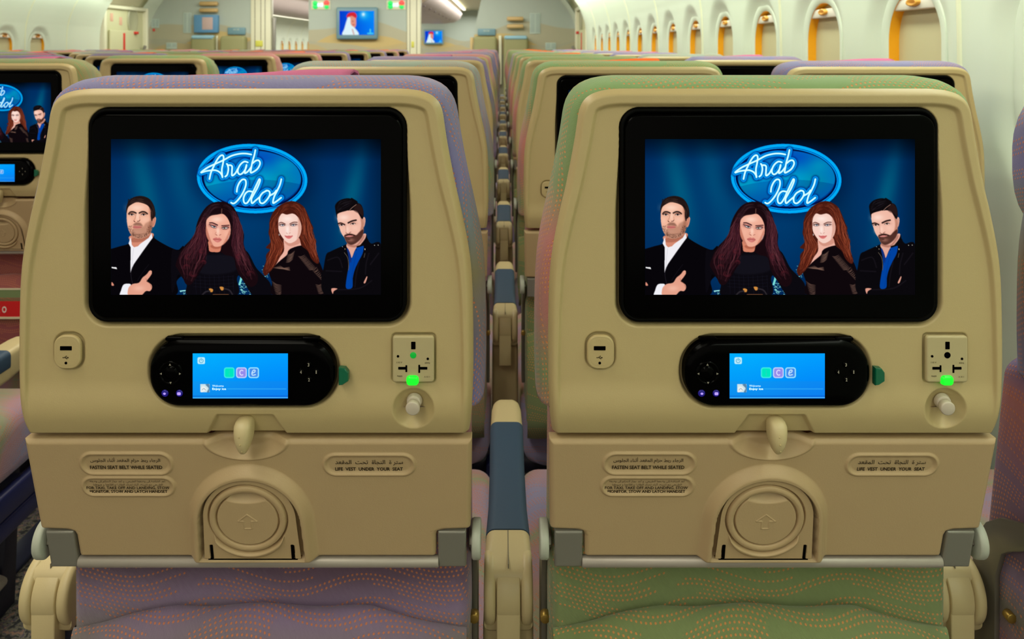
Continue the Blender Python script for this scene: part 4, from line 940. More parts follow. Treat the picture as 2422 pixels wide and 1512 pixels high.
# ---------------------------------------------------------------- armrests and seat frames
def section(hw, z0, z1, r, x=0.0): return [(x+a, (z0+z1)/2+b) for a, b in rrect(hw, (z1-z0)/2, r, 5)]
def arm_loft(name, secs, cap0=True, cap1=True):
    me = loft(name, [[(x, y, z) for x, z in section(hw*.9, z0, z1, r)] for y, hw, z0, z1, r in secs], cap0=cap0, cap1=cap1)
    me.set_sharp_from_angle(angle=math.radians(55)); return me
def disc_x(name, x0, x1, y, z, r, bev, hollow=0.0, side=1, n=48):
    t = np.linspace(0, 2*math.pi, n, endpoint=False); loops = []
    prof = [(x0, r-bev), (x0+bev*.4, r-bev*.3), (x0+bev, r), (x1-bev, r), (x1-bev*.4, r-bev*.3), (x1, r-bev)] if side > 0 else [(x1, r-bev), (x1-bev*.4, r-bev*.3), (x1-bev, r), (x0+bev, r), (x0+bev*.4, r-bev*.3), (x0, r-bev)]
    if hollow: e = prof[-1][0]; prof += [(e, hollow+.001), (e-side*.001, hollow), (e-side*.006, hollow-.001)]
    for x, rr in prof: loops.append([(x, y+rr*np.cos(a), z+rr*np.sin(a)) for a in t])
    me = loft(name, loops, cap0=True, cap1=True); me.set_sharp_from_angle(angle=math.radians(45)); return me
ARM = {}
ARM['tip'] = arm_loft('front_end', [(.575, .014, .590, .612, .008), (.572, .020, .584, .618, .010), (.562, .0235, .578, .6212, .012), (.545, .0255, .572, .622, .012), (.484, .0262, .566, .622, .010)])
ARM['under'] = arm_loft('arm_body', [(.484, .0255, .566, .614, .009), (.30, .0245, .562, .614, .009), (.213, .0252, .558, .614, .009)])
ARM['pad'] = arm_loft('armrest_pad', [(.4840, .0262, .588, .6215, .009), (.4835, .0270, .586, .6232, .010), (.36, .0258, .584, .6236, .011), (.27, .0262, .582, .6236, .011), (.2135, .0285, .580, .6232, .011), (.2130, .0278, .582, .6220, .010)])
ARM['rear'] = arm_loft('rear_housing', [(.2128, .0280, .556, .622, .010), (.19, .0285, .552, .622, .009), (.165, .0290, .550, .6215, .007), (.150, .0290, .5505, .6175, .006), (.1440, .0288, .556, .6120, .005)])
ARM['cheek'] = [disc_x('rear_cheek', *( (-.0262, -.0136) if s < 0 else (.0136, .0262)), .167, .587, .0352, .004, .017, s) for s in (-1, 1)]
ARM['seam'] = box_me('seam', -.0004, .0004, .150, .2125, .60, .6224, 0)
ARM['post'] = join_me('post', [disc_x('p', -.0126, .0126, .167, .587, .0338, .0015), box_me('c', -.0126, .0126, .1345, .196, .515, .587, .0015)])
def base_me(n): return arm_base
def base_loft():
    loops = []
    for z, ins in ((.40, 0), (.548, 0), (.555, .0015), (.559, .004), (.561, .009)):
        loops.append([(a, .190+b, z) for a, b in rrect(.0275-ins, .034-ins, .008, 5)])
    me = loft('support_column', loops, cap0=True, cap1=True); me.set_sharp_from_angle(angle=math.radians(60)); return me
ARM['base'] = base_loft()
def build_armrest(x, y, label, group, base_mat=None):
    r = empty('armrest', (x, y, 0)); tag(r, label, 'armrest', group)
    A = lambda n, me, m: link(n, me, m, r)
    A('front_end', ARM['tip'], ARMPL); A('arm_body', ARM['under'], ARMPL); A('armrest_pad', ARM['pad'], NAVYPAD)
    A('rear_housing', ARM['rear'], ARMPL)
    for k in (0, 1): A('rear_cheek', ARM['cheek'][k], ARMPL)
    A('post', ARM['post'], ARMPL); A('seam', ARM['seam'], DARKM)
    A('support_column', ARM['base'], base_mat or ARMPL)
    return r
# ---------------------------------------------------------------- seats in rows
PITCH = .84; XC = -1.891
RB = [-.231, .247, .727]; CB = [-1.175-.48*i for i in range(4)]; LB = [2*XC-x for x in RB]
ORD = ['nearest', 'second', 'third', 'fourth', 'fifth', 'sixth', 'seventh', 'eighth', 'ninth', 'tenth', 'eleventh']
FN = {'m': (FAB_MIX, 'green'), 'l': (FAB_LILAC, 'lilac'), 'g': (FAB_GREEN, 'green'), 'r': (FAB_ROSE, 'rose'), 's': (FAB_SAGE, 'sage green')}
CN = {'p': (PINK, 'a pink headrest cloth'), 'o': (ORANGE, 'an orange headrest cloth'), '-': (None, 'no headrest cloth')}
def sees(x, yb, hw=.21): return PX0+(x+hw)*F_PX/max(yb+.10, .1) > 0 and PX0+(x-hw-.02)*F_PX/(yb+.1) < 2422
def seat_row(cols, y, k, who, fabs, covs, block, hi):
    for i, x in enumerate(cols):
        if not sees(x, y) : continue
        f, c = FN[fabs[i]], CN[covs[i]]
        s = build_seat(hi, f[0], c[0], i == 0, k == 0 and i == 0 and block == 'right block'); s.location = (x, y, 0)
        tag(s, '%s-edged beige seat with %s, %s, %s row of %s' % (f[1], c[1].replace('headrest cloth', 'headcloth'), who[i], ORD[k], block), 'seat', 'rows of airplane seats')
RW = ['aisle seat', 'middle seat', 'window seat']; CW = ['right aisle seat', 'inner right seat', 'inner left seat', 'left aisle seat']
rf = ['lgl', 'sgl', 'lgl', 'rgs', 'lgl', 'lsl', 'rgl', 'lgs', 'lgl', 'rgl', 'lrl']
rc = ['p--', '-op', 'p-p', '-o-', 'p-p', '-op', '-o-', 'pop', '-o-', 'pop', 'pop']
cf = ['lrgl', 'mrgl', 'glrg', 'rlgs', 'rgsl', 'lrgs', 'grls', 'lrgs', 'rgls', 'lrgs']
cc = ['-ppo', 'ppop', '-pop', '-opp', 'oppo', 'pop-', 'opop', 'popo', 'oppo', 'ppop']
for k in range(11):
    seat_row(RB, ZS+PITCH*k, k, RW, rf[k], rc[k], 'right block', k < 2)
for k in range(10):
    seat_row(CB if k else CB[:1], 1.07+PITCH*k, k, CW, cf[k], cc[k], 'centre block', k == 1)
# the nearest centre row shows only its cushion and armrest at the left edge of the view
s0 = build_seat(False, FAB_SAGE, None, True); s0.location = (CB[0], 1.07, 0)
tag(s0, 'seat beyond the left aisle, only its pale cushion showing at the left edge', 'seat', 'rows of airplane seats')
for k in range(11):
    seat_row(LB, ZS+PITCH*k, k, RW, ['gsl', 'rgl', 'lgs'][k % 3], ['op-', 'ppo', 'oop'][k % 3], 'left block', False)
for k in range(11):
    y = ZS+PITCH*k
    build_armrest(.007, y, 'navy-padded beige armrest between aisle and middle seats, %s row of right block' % ORD[k], 'armrests of the right block')
    if k < 3: build_armrest(-.487, y, 'beige armrest on the aisle side of the right block, %s row' % ORD[k], 'armrests of the right block', NAVYDK)
    if k < 2: build_armrest(.489, y, 'beige armrest between middle and window seats, %s row of right block' % ORD[k], 'armrests of the right block')
for k in range(3):
    y = 1.07+PITCH*k
    build_armrest(-.926, y-(.05 if k == 0 else 0), 'beige aisle armrest of the centre block, %s row' % ORD[k], 'armrests of the centre block', NAVYDK)
# printed cards in the pocket of the centre seat beyond the aisle
cx, cy = CB[0], 1.07+PITCH
def card(name, x0, x1, z0, z1, y, m, lab):
    o = link(name, box_me(name, x0, x1, y, y+.0012, z0, z1, 0), m); tag(o, lab, 'card', 'cards in the seat pocket'); return o
RED, CARDG, CARDW = mat('red_card', (214, 14, 20), .4), mat('green_card', (120, 140, 92), .5), mat('cream_card', (222, 214, 180), .5)
g1 = card('safety_card', cx-.05, cx+.185, .597, .618, cy-.004, CARDG, 'green strip of a card on the seat pocket beyond the aisle, above the red tag')
g2 = card('safety_card', cx-.05, cx+.185, .552, .589, cy-.006, RED, 'bright red tag with a white figure on the pocket beyond the aisle')
link('card_print', text_me('card_print', [('O', .0, .0, .011, .016, .04), ('(', -.012, 0, .004, .016, .02)], lambda a, b: (cx+.018+a, cy-.0068, .570+b)), mat('white_print', (240, 220, 210), .6), g2)
link('card_band', box_me('card_band', cx-.05, cx+.185, cy-.0046, cy-.0038, .615, .619, 0), CARDW, g1)
link('card_base', box_me('card_base', cx-.05, cx+.185, cy-.0066, cy-.0058, .548, .553, 0), CARDW, g2)

# ---------------------------------------------------------------- the cabin
def wallmat(name, col, rough=.5, groove=None):
    m = bpy.data.materials.new(name); T = NT(m); b = T.n['Principled BSDF']
    g = T.node('ShaderNodeNewGeometry'); n = T.noise(g.outputs['Position'], 1.3, 2)
    T.l.new(T.mix(n, lin(col), lin(tuple(c*.955 for c in col))), b.inputs['Base Color'])
    b.inputs['Roughness'].default_value = rough
    T.l.new(T.bump(T.noise(g.outputs['Position'], 500, 2), .0001), b.inputs['Normal']); return m
WALL = wallmat('cream_wall_panel', (226, 238, 218)); CEIL = wallmat('cream_ceiling', (218, 214, 182)); MAUVE = wallmat('mauve_bin', (206, 190, 186))
JOINT = mat('pale_joint', (236, 240, 206), .5); REVEAL = mat('amber_window_edge', (255, 178, 10), .45); SHADE = mat('cream_window_shade', (206, 200, 158), .5)  # reveal: amber light from outside is put into its base colour
WWHITE = mat('window_header', (232, 228, 212), .4); PULL = mat('amber_shade_pull', (240, 176, 70), .4)
def carpet():
    m = bpy.data.materials.new('speckled_carpet'); T = NT(m); b = T.n['Principled BSDF']
    g = T.node('ShaderNodeNewGeometry'); n = T.noise(g.outputs['Position'], 70, 3)
    c = T.ramp(n, [(0, (26, 28, 36)), (.44, (52, 52, 56)), (.50, (128, 124, 104)), (.56, (66, 66, 92)), (.62, (150, 120, 100)), (1, (90, 98, 104))])
    T.l.new(c, b.inputs['Base Color']); b.inputs['Roughness'].default_value = .95; T.l.new(T.bump(n, .004), b.inputs['Normal']); return m
o = structure(link('floor', box_me('floor', -4.9, 1.12, -3, 30, -.05, 0, 0), carpet()))
TRACK = mat('navy_track_cover', (30, 36, 62), .5)
for i, x in enumerate((-1.115, -2.7, -.30, .80)): structure(link('trim_%d' % (i+1), box_me('trim', x-.03, x+.03, -2, 10, 0, .012, .004), TRACK))
PROF = [(0, 1.02), (.55, 1.03), (.80, 1.0), (.92, .984), (1.30, .978), (1.42, .968), (1.55, .930), (1.66, .88), (1.76, .815), (1.86, .73)]
def prof(z): return np.interp(z, [p[0] for p in PROF], [p[1] for p in PROF])
def profs(z):                       # softened profile
    return sum(prof(z+d)*w for d, w in ((-.06, .25), (0, .5), (.06, .25)))
WHW, WZ0, WZ1, WR = .128, .955, 1.318, .122
def wall_me(name, y0, y1, wins, side, off=0.0):
    ys = np.arange(y0, y1+.001, .0125 if wins else .05); zs = np.concatenate([np.linspace(0, .85, 12), np.arange(.87, 1.5, .0125), np.linspace(1.52, 1.86, 24)])
    Y, Z = np.meshgrid(ys, zs, indexing='ij'); X = profs(Z)+off; keep = np.ones((len(ys)-1, len(zs)-1), bool)
    cz, hh = (WZ0+WZ1)/2, (WZ1-WZ0)/2
    for wy in wins:
        s = sdf_rr(Y-wy, Z-cz, WHW, hh, WR)
        X = X+.024*sm(1-(s-.006)/.085)
        ins = s < .006; q = ins[:-1, :-1] | ins[1:, :-1] | ins[:-1, 1:] | ins[1:, 1:]; keep &= ~q
    P = np.stack([X if side > 0 else 2*XC-X, Y, Z], -1)
    return new_mesh(name, P, grid_faces(*P.shape[:2])[keep.ravel()])
def ext_prof(name, poly, y0, y1, m, thick=None, kind=True, nm=None):
    """open section (x, z) drawn out along the cabin"""
    P = np.array([[(x, y, z) for x, z in poly] for y in (y0, y1)])
    o = link(nm or name, new_mesh(name, P, grid_faces(*P.shape[:2])), m)
    if kind: structure(o)
    return o
YE, YB = 9.25, 11.5
R_w = [1.992+.5595*k for k in range(-2, 13)]; L_w = [7.87+.5595*k for k in range(-1, 2)]
structure(link('wall_right', wall_me('wall_right', -.2, YE, [w for w in R_w if w < YE-.2], 1), WALL))
structure(link('wall_left', wall_me('wall_left', 6.2, YE+.25, [w for w in L_w if w < YE], -1), WALL))
structure(link('wall_left', wall_me('wall_left', -3, 6.2, [], -1), WALL)); structure(link('wall_right', wall_me('wall_right', -3, -.2, [], 1), WALL))
for s, nm, y in ((1, 'wall_right', 13.0), (-1, 'wall_left', 13.0)):
    w = [15.4+.6*k for k in range(13)] if s < 0 else []
    structure(link(nm, wall_me(nm, y, 24, w, s), WALL))
def ring_me(name, wy, prof_, side, wl=None):
    loops = []; cz, hh = (WZ0+WZ1)/2, (WZ1-WZ0)/2
    for ins, dx in prof_:
        X = 1.002+dx; X = X if side > 0 else 2*XC-X
        loops.append([(X, wy+a, cz+b) for a, b in rrect(WHW-ins, hh-ins, WR-ins, 12)])
    return loops
nwin = 0
def window(wy, side):
    global nwin; nwin += 1
    fr = structure(link('window_%d' % nwin, loft('window', ring_me('f', wy, [(-.031, .002), (-.030, -.0065), (-.028, -.0075), (-.014, -.0040), (-.002, -.0025), (.0005, .0)], side)), WALL))
    link('window_reveal', loft('window_reveal', ring_me('r', wy, [(.0005, .0), (.002, .024), (.002, .027)], side)), REVEAL, fr)
    link('window_shade', loft('window_shade', ring_me('s', wy, [(.002, .026), (.05, .0262)], side), cap1=True, smooth=False), SHADE, fr)
    sx = lambda X: X if side > 0 else 2*XC-X
    link('shade_header', box_me('shade_header', *sorted((sx(1.004), sx(1.026))), wy-WHW*.86, wy+WHW*.86, 1.272, 1.300, .003), WWHITE, fr)
    link('shade_pull', disc_me(sx(1.0), wy, 1.290), PULL, fr)
def disc_me(x, y, z):
    t = np.linspace(0, 2*math.pi, 20, endpoint=False)
    return loft('shade_pull', [[(x+d, y+r*.030*math.cos(a), z+r*.010*math.sin(a)) for a in t] for d, r in ((.008, 1), (-.003, 1), (-.006, .7), (.003, .2))], cap1=True)
for w in R_w:
    if 1.0 < w < YE-.2: window(w, 1)
for w in L_w:
    if w < YE: window(w, -1)
for k in range(13): window(15.4+.6*k, -1)
nt = 4
def joint(y, side):
    global nt; nt += 1
    zs = np.linspace(.5, 1.86, 40); X = profs(zs); X = X if side > 0 else 2*XC-X; d = -.003*side
    P = np.array([np.stack([X+dx*side*-1, np.full(40, y+dy), zs], 1) for dx, dy in ((-.002, -.007), (.004, -.006), (.0045, 0), (.004, .006), (-.002, .007))])
    structure(link('trim_%d' % nt, new_mesh('trim', P, grid_faces(*P.shape[:2])), JOINT))
for k in range(7): joint(1.75+1.119*k, 1)
for y in (7.1, 8.17, 8.95): joint(y, -1)
for k in range(5): joint(14.5+1.2*k, -1)
# overhead bins, ceilings and the wash lights under the bins
LAMPM = mat('light_strip', (255, 252, 236), .5, emit=(255, 250, 228), estr=2.6)
for nm, y0, y1 in (('a', -3, YE), ('f', 13.0, 24)):
    for s in (1, -1):
        q = lambda P: [(x if s > 0 else 2*XC-x, z) for x, z in P]
        b = ext_prof('overhead_bin', q([(.76, 1.84), (.60, 1.80), (.40, 1.79), (.22, 1.83), (.10, 1.93), (.06, 2.08), (.10, 2.20)]), y0, y1, MAUVE, kind=False, nm='overhead_bin')
        tag(b, ('row of overhead bins above the %s, %s cabin' % ('right windows' if s > 0 else 'left windows', 'near' if nm == 'a' else 'forward')), 'overhead bin')
        l = ext_prof('wall_light_strip', q([(.725, 1.845), (.765, 1.815)]), y0, y1, LAMPM, kind=False, nm='wall_light_strip')
        tag(l, 'glowing light strip along the top of the %s wall, %s cabin' % ('right' if s > 0 else 'left', 'near' if nm == 'a' else 'forward'), 'light')
    c = ext_prof('overhead_bin', [(XC+.75, 2.22), (XC+.80, 2.10), (XC+.74, 1.95), (XC+.58, 1.86), (XC+.3, 1.83), (XC-.3, 1.83), (XC-.58, 1.86), (XC-.74, 1.95), (XC-.80, 2.10), (XC-.75, 2.22)], y0, 22.5 if nm == 'f' else y1, MAUVE, kind=False, nm='overhead_bin')
    tag(c, 'row of centre overhead bins, %s cabin' % ('near' if nm == 'a' else 'forward'), 'overhead bin')
    ext_prof('ceiling', [(.10, 2.20), (-.2, 2.27), (XC+1.0, 2.27), (XC+.75, 2.22)], y0, y1, CEIL)
    ext_prof('ceiling', [(2*XC-.10, 2.20), (2*XC+.2, 2.27), (XC-1.0, 2.27), (XC-.75, 2.22)], y0, y1, CEIL)
structure(link('ceiling', box_me('ceiling', -4.9, 1.12, -3, 30, 2.30, 2.34, 0), CEIL))
for s in (1, -1):
    x = XC+s*.86
    l = link('ceiling_light_strip', box_me('l', x-.035, x+.035, 13, 22.5, 2.20, 2.215, 0), LAMPM); tag(l, 'bright ceiling light strip beside the %s centre bins of the forward cabin' % ('right-hand' if s > 0 else 'left-hand'), 'light')
for i in range(7):
    l = link('bin_lamp', cyl_me('bin_lamp', (XC+.60, 13.6+i*1.1, 1.872), (XC+.60, 13.6+i*1.1, 1.858), .022, None, 16), mat('bin_lamp_grey', (120, 100, 110), .4)); tag(l, 'small round fitting under the forward centre bins', 'lamp', 'round fittings under the forward centre bins')

# bulkheads
def dunes(name):
    m = bpy.data.materials.new(name); T = NT(m); b = T.n['Principled BSDF']
    g = T.node('ShaderNodeNewGeometry'); s = T.node('ShaderNodeSeparateXYZ'); T.l.new(g.outputs['Position'], s.inputs[0]); x, z = s.outputs[0], s.outputs[2]
    c = lin((178, 190, 178))
    for f1, a1, p1, f2, a2, z0, col in ((2.6, .09, .4, 6.1, .03, 1.44, (180, 172, 138)), (3.4, .10, 2.2, 7.3, .03, 1.30, (206, 178, 106)), (2.9, .09, 4.0, 5.2, .04, 1.26, (172, 172, 150)), (4.1, .07, 1.0, 9.0, .02, 1.18, (188, 170, 122)), (3.3, .06, 3.0, 8.0, .02, 1.08, (164, 166, 146))):
        w = T.m('ADD', T.m('MULTIPLY', T.m('SINE', T.m('ADD', T.m('MULTIPLY', x, f1), p1)), a1), T.m('MULTIPLY', T.m('SINE', T.m('MULTIPLY', x, f2)), a2))
        k = T.m('MULTIPLY', T.m('SUBTRACT', T.m('ADD', w, z0), z), 60.0); k = T.m('MINIMUM', T.m('MAXIMUM', k, 0.0), .75)
        c = T.mix(k, c, lin(col))
    T.l.new(c, b.inputs['Base Color']); b.inputs['Roughness'].default_value = .6; return m
DUNE = dunes('desert_mural'); POST = mat('cream_partition_post', (226, 226, 196), .45); DARKP = mat('panel_gap', (120, 116, 92), .6)
bx = lambda px, Y=YB: (px-PX0)*Y/F_PX
bz = lambda py, Y=YB: CAM_H-(py-PY0)*Y/F_PX
structure(link('wall_front', box_me('w', bx(730), bx(962), YB, YB+.06, 0, 2.25, 0), DUNE))
structure(link('wall_front', box_me('w', 2*XC-1.35, bx(594), YB, YB+.06, 0, 2.25, 0), DUNE))
def slant(name, pts, y0, y1):
    bm = bmesh.new(); f = bm.faces.new([bm.verts.new((x, y0, z)) for x, z in pts]); r = bmesh.ops.extrude_face_region(bm, geom=[f])
    for v in r['geom']:
        if isinstance(v, bmesh.types.BMVert): v.co.y = y1
    bmesh.ops.recalc_face_normals(bm, faces=bm.faces); me = bpy.data.meshes.new(name); bm.to_mesh(me); bm.free(); return me
structure(link('wall_front', slant('w', [(bx(1117), 0), (1.1, 0), (1.1, 2.25), (bx(1160), 2.25), (bx(1138), 1.85), (bx(1125), 1.5), (bx(1118), 1.2)], YB, YB+.06), DUNE))
structure(link('wall_front', box_me('w', -4.8, 1.05, 24.0, 24.1, 0, 2.3, 0), DUNE))
def post(x0, x1, y, lines):
    global nt; nt += 1
    o = structure(link('trim_%d' % nt, box_me('trim', x0, x1, y-.02, y+.12, 0, 2.25, .006), POST))
    for px in lines: link('panel_line', box_me('panel_line', bx(px)-.004, bx(px)+.004, y-.023, y-.018, .5, 2.2, 0), DARKP, o)
    return o
post(bx(594), bx(641), YB, (604, 618, 628)); post(bx(963), bx(995), YB, (970, 986))
structure(link('wall_partition', box_me('w', bx(1117)-.03, bx(1117)+.015, YB, YB+.12, 0, 1.32, .004), mat('tan_edge', (206, 180, 120), .5)))
structure(link('wall_partition', box_me('w', bx(641), bx(648), YB+.05, YB+.1, .6, 1.6, .004), GREYM))
def item(name, lab, cat, x0, x1, y0, y1, m, d=.03, Y=YB, bev=.008, group=None):
    o = link(name, box_me(name, bx(x0, Y-d), bx(x1, Y-d), Y-d, Y, bz(y1, Y-d), bz(y0, Y-d), bev), m); tag(o, lab, cat, group); return o
GREYBL = mat('blue_grey_plastic', (112, 150, 162), .45); JUMP = mat('olive_jumpseat', (150, 150, 104), .7); JUMPT = mat('pale_blue_headrest', (150, 196, 214), .6); TAN = mat('tan_handle', (206, 176, 118), .4)
BLUEB = mat('blue_panel', (96, 150, 190), .5); PLAC = mat('pale_placard', (190, 208, 196), .6); YEL = mat('yellow_label', (214, 214, 90), .5)
def tv(x0, x1, y0, y1, Y, lab, fr=8):
    o = item('cabin_screen', lab, 'television', x0, x1, y0, y1, GREYBL, .08 if Y < 20 else .1, Y, .02)
    d = Y-(.08 if Y < 20 else .1); link('screen_picture', picture_me('screen_picture', TV, bx(x0+fr, d), bx(x1-fr, d), bz(y0+fr*1.1, d), bz(y1-fr*1.3, d), d-.004), PIC, o)
tv(795, 893, 17, 93, YB, 'blue-grey framed cabin television showing a person in a red hat and white scarf, centre bulkhead')
tv(1002, 1049, 70, 105, 24.0, 'small far cabin television seen through the right aisle opening', 3.2)
for x0, lab in ((738, 'left'), (916, 'right')):
    r = empty('exit_sign', (bx(x0+20), YB, 0)); tag(r, 'green, white and red lit sign near the %s top corner of the centre bulkhead' % lab, 'sign', 'lit signs on the centre bulkhead')
    G, Rr, Wt = mat('sign_green', (10, 130, 60), .4, emit=(0, 226, 92), estr=.95), mat('sign_red', (150, 40, 30), .4, emit=(255, 74, 68), estr=.95), mat('sign_white', (200, 230, 255), .4, emit=(210, 236, 255), estr=.95)
    def dot(nm, px, py, rr, m, Y=YB-.03):
        link(nm, cyl_me(nm, (bx(px, Y)-bx(x0+20), .0, bz(py, Y)), (bx(px, Y)-bx(x0+20), -.03, bz(py, Y)), rr, None, 20, .002), m, r)
    link('sign_back', box_me('sign_back', bx(x0)-bx(x0+20)-.01, bx(x0+42)-bx(x0+20)+.01, -.012, 0, bz(23), bz(1), .003), POST, r)
    dot('green_symbol', x0+7, 7.5, .034, G); dot('green_symbol', x0+7, 15.5, .034, G); dot('red_symbol', x0+34, 7, .038, Rr); dot('green_symbol', x0+34, 16, .030, G)
    link('white_symbol', join_me('w', [box_me('w', bx(x0+a)-bx(x0+20), bx(x0+b)-bx(x0+20), -.03, -.012, bz(d), bz(c), .002) for a, b, c, d in ((14, 16.5, 8, 16), (20, 22, 8, 16), (16.5, 20, 11, 13.5), (24, 26, 7, 16))]), Wt, r)
def jumpseat(x0, x1, y0, top, lab):
    r = empty('jump_seat', (bx((x0+x1)/2), YB, 0)); tag(r, lab, 'folding seat', 'folded crew seats')
    X = bx((x0+x1)/2); d = .14; a, b = bx(x0+1, YB-d)-X, bx(x1-1, YB-d)-X
    link('seat_back', rounded_block('seat_back', a, b, -d, 0, .55, bz(y0, YB-d), .03, False), JUMP, r)
    if top: link('head_pad', rounded_block('head_pad', a+.01, b-.01, -d-.015, -.02, bz(y0+9, YB-d), bz(y0-1, YB-d), .02, False), JUMPT, r)
    link('seat_pan', rounded_block('seat_pan', a, b, -d-.05, -.02, .42, .78, .03, False), JUMP, r)
jumpseat(449, 507, 84, True, 'folded crew seat with pale blue head pad, left end of the left bulkhead pair')
jumpseat(518, 580, 85, False, 'olive folded crew seat beside the left doorway post')
jumpseat(1119, 1176, 86, False, 'olive folded crew seat nearest the right aisle opening')
jumpseat(1190, 1250, 85, True, 'folded crew seat with pale blue head pad on the right bulkhead')
for a, b, lab in ((508, 516, 'left'), (1177, 1189, 'right')): item('seat_divider', 'pale divider post between the folded crew seats, %s bulkhead' % lab, 'post', a+2.5, b-2.5, 84, 200, POST, .06)
item('service_panel', 'blue panel with a pinkish picture above the left crew seats', 'panel', 458, 515, 35, 77, BLUEB, .07)
item('picture_card', 'small pink and grey picture on the blue panel', 'picture', 478, 503, 41, 70, mat('pink_grey_picture', (200, 176, 170), .6), .004, YB-.0705, .001)
for x0, x1, y0, y1, l in ((538, 580, 65, 82, 'left'), (1130, 1172, 68, 84, 'right')):
    o = item('seat_tag', 'blue sign panel above a crew seat on the %s bulkhead' % l, 'sign', x0, x1, y0, y1, GREYBL, .03)
    Y = YB-.034; link('sign_print', text_me('t', [('ICE', bx((x0+x1)/2, Y), bz(y0+5, Y), bx(x0+14, Y)-bx(x0, Y), .022, .02)], lambda a, b: (a, Y, b)), PLAC, o)
for x0, x1, ys, l in ((472, 515, (3, 19), 'left'), (1199, 1238, (39, 57), 'right')):
    for i, y in enumerate(ys):
        Y = YB-.06; r = empty('grab_handle', (0, 0, 0)); tag(r, '%s tan grab handle on the %s bulkhead' % (('upper', 'lower')[i], l), 'handle', 'tan grab handles')
        link('handle_bar', cyl_me('h', (bx(x0, Y), Y, bz(y+5.5, Y)), (bx(x1, Y), Y, bz(y+5.5, Y)), .030, None, 20, .01), TAN, r)
        for px in (x0+4, x1-4): link('handle_mount', box_me('m', bx(px, Y)-.015, bx(px, Y)+.015, Y, YB, bz(y+8, Y), bz(y+3, Y), .003), TAN, r)
for x0, x1, y0, y1, l in ((433, 452, 30, 78, 'tall pale placard left of the blue panel'), (393, 418, 101, 116, 'small pale card low on the left bulkhead'), (358, 376, 45, 66, 'pale notice near the left door, upper'), (1253, 1278, 31, 80, 'tall pale printed placard on the right bulkhead'), (1290, 1315, 101, 118, 'small pale card low on the right bulkhead')):
    o = item('wall_placard', l, 'placard', x0, x1, y0, y1, PLAC, .008, YB, .001)
    Y = YB-.0095
    link('placard_print', join_me('p', [box_me('l', bx(x0+2+(i % 2)*((x1-x0)/2), Y), bx(x0+(x1-x0)/2-1+(i % 2)*((x1-x0)/2), Y), Y, Y+.0008, bz(y0+3+(i//2)*4+1.2, Y), bz(y0+3+(i//2)*4, Y), 0) for i in range(2*int((y1-y0-4)//4))]), mat('grey_print', (140, 160, 160), .7), o)
item('red_notice', 'small red marks on the notice near the left door', 'notice', 361, 366, 68, 74, mat('red_print', (220, 70, 60), .6), .01, YB, .001)
item('yellow_label', 'yellow square label on the left doorway post', 'label', 604, 621, 96, 110, YEL, .03, YB, .003)
item('yellow_label', 'small green-yellow label on the right doorway post', 'label', 973, 979, 98, 112, YEL, .03, YB, .002)
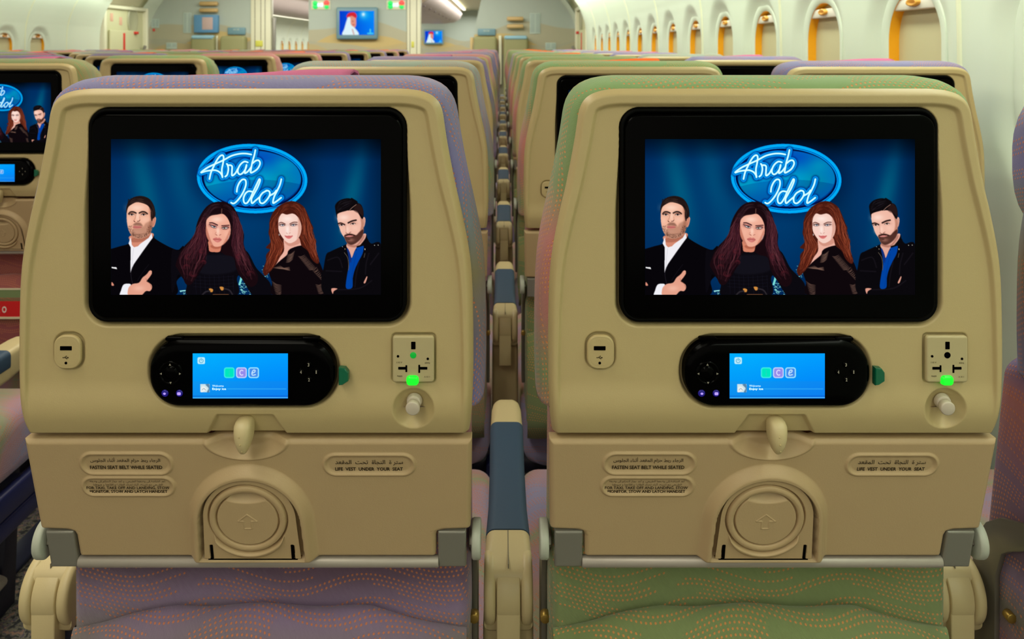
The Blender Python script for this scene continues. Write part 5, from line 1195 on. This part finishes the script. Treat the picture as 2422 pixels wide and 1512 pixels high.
# doors at the cabin sides
REDM = mat('red_strap', (216, 52, 40), .5); DOORM = wallmat('door_panel', (208, 208, 166)); OVAL = mat('door_window_grey', (170, 172, 140), .4)
def zx(px, X): return X*F_PX/(px-PX0)                   # depth at which a side plane X is seen at column px
XD = -4.80
dz = lambda py, Y: CAM_H-(py-PY0)*Y/F_PX
def door(n, X, s, y0, y1):
    global nt
    o = structure(link('door_%d' % n, box_me('door', *sorted((X, X+s*.05)), y0, y1, 0, 1.68, .01), DOORM))
    for a in (y0-.06, y1): link('door_frame', box_me('door_frame', *sorted((X-s*.05, X+s*(.22 if s < 0 else .10))), a, a+.06, 0, 1.70, .01), POST, o)
    link('door_header', box_me('door_header', *sorted((X-s*.05, X+s*.03)), y0, y1, 1.655, 1.70, .01), POST, o)
    link('door_liner', box_me('door_liner', *sorted((X-s*.035, X)), y0+.12, y1-.1, .0, 1.40, .02), DOORM, o)
    yo = y1-.33; t = np.linspace(0, 2*math.pi, 32, endpoint=False)
    link('door_window', loft('door_window', [[(X-s*d, yo+r*.12*math.cos(a), 1.53+r*.17*math.sin(a)) for a in t] for d, r in ((.0, 1.15), (.02, 1.12), (.02, 1.0), (.004, .9))], cap1=True), OVAL, o)
    link('red_strap', box_me('red_strap', *sorted((X-s*.045, X-s*.03)), (y0+y1)/2-.10, (y0+y1)/2-.06, 1.0, 1.36, .002), REDM, o)
    link('red_handle', box_me('red_handle', *sorted((X-s*.07, X-s*.02)), yo-.02, yo+.05, 1.35, 1.385, .006), REDM, o)
    link('door_handle', cyl_me('door_handle', (X-s*.05, y1-.16, 1.08), (X-s*.10, y1-.16, 1.20), .02, None, 12), GREYM, o)
    for k, (a, b) in enumerate(((.18, 1.50), (.42, 1.46), (.20, 1.18))): link('door_notice', box_me('door_notice', *sorted((X-s*.004, X)), y0+a, y0+a+.07, b, b+.10, .001), mat('pale_red_notice', (222, 176, 150), .6) if k < 2 else PLAC, o)
door(1, -4.80, -1, 9.85, 10.95); door(2, 1.02, 1, 9.55, 10.8)
for nm, s, ya, yb, of in (('wall_left', -1, YE+.25, 9.79, .03), ('wall_left', -1, 11.01, YB, .20), ('wall_right', 1, YE, 9.49, 0), ('wall_right', 1, 10.86, YB, .07)):
    structure(link(nm, wall_me(nm, ya, yb, [], s, of), WALL))
for s in (1, -1):
    q = lambda P: [(x if s > 0 else 2*XC-x-.13, z) for x, z in P]
    ext_prof('ceiling', q([(1.10, 1.68), (1.03, 1.69), (.98, 1.74), (.93, 1.84), (.86, 1.97), (.7, 2.1), (.4, 2.2)]), YE+.02, YB, CEIL)
structure(link('ceiling', box_me('ceiling', -4.6, .8, YE, 13, 2.18, 2.2, 0), CEIL))
for nm, y in (('a', YE), ('f', 13.0)):
    for s in (1, -1):
        P = [(.77, 1.84), (.60, 1.80), (.40, 1.79), (.22, 1.83), (.10, 1.93), (.06, 2.08), (.10, 2.30), (.9, 2.3)]
        P = [(x if s > 0 else 2*XC-x, z) for x, z in P]
        structure(link('wall_bin_end', slant('e', P if s < 0 else P[::-1], y, y+.01), CEIL))
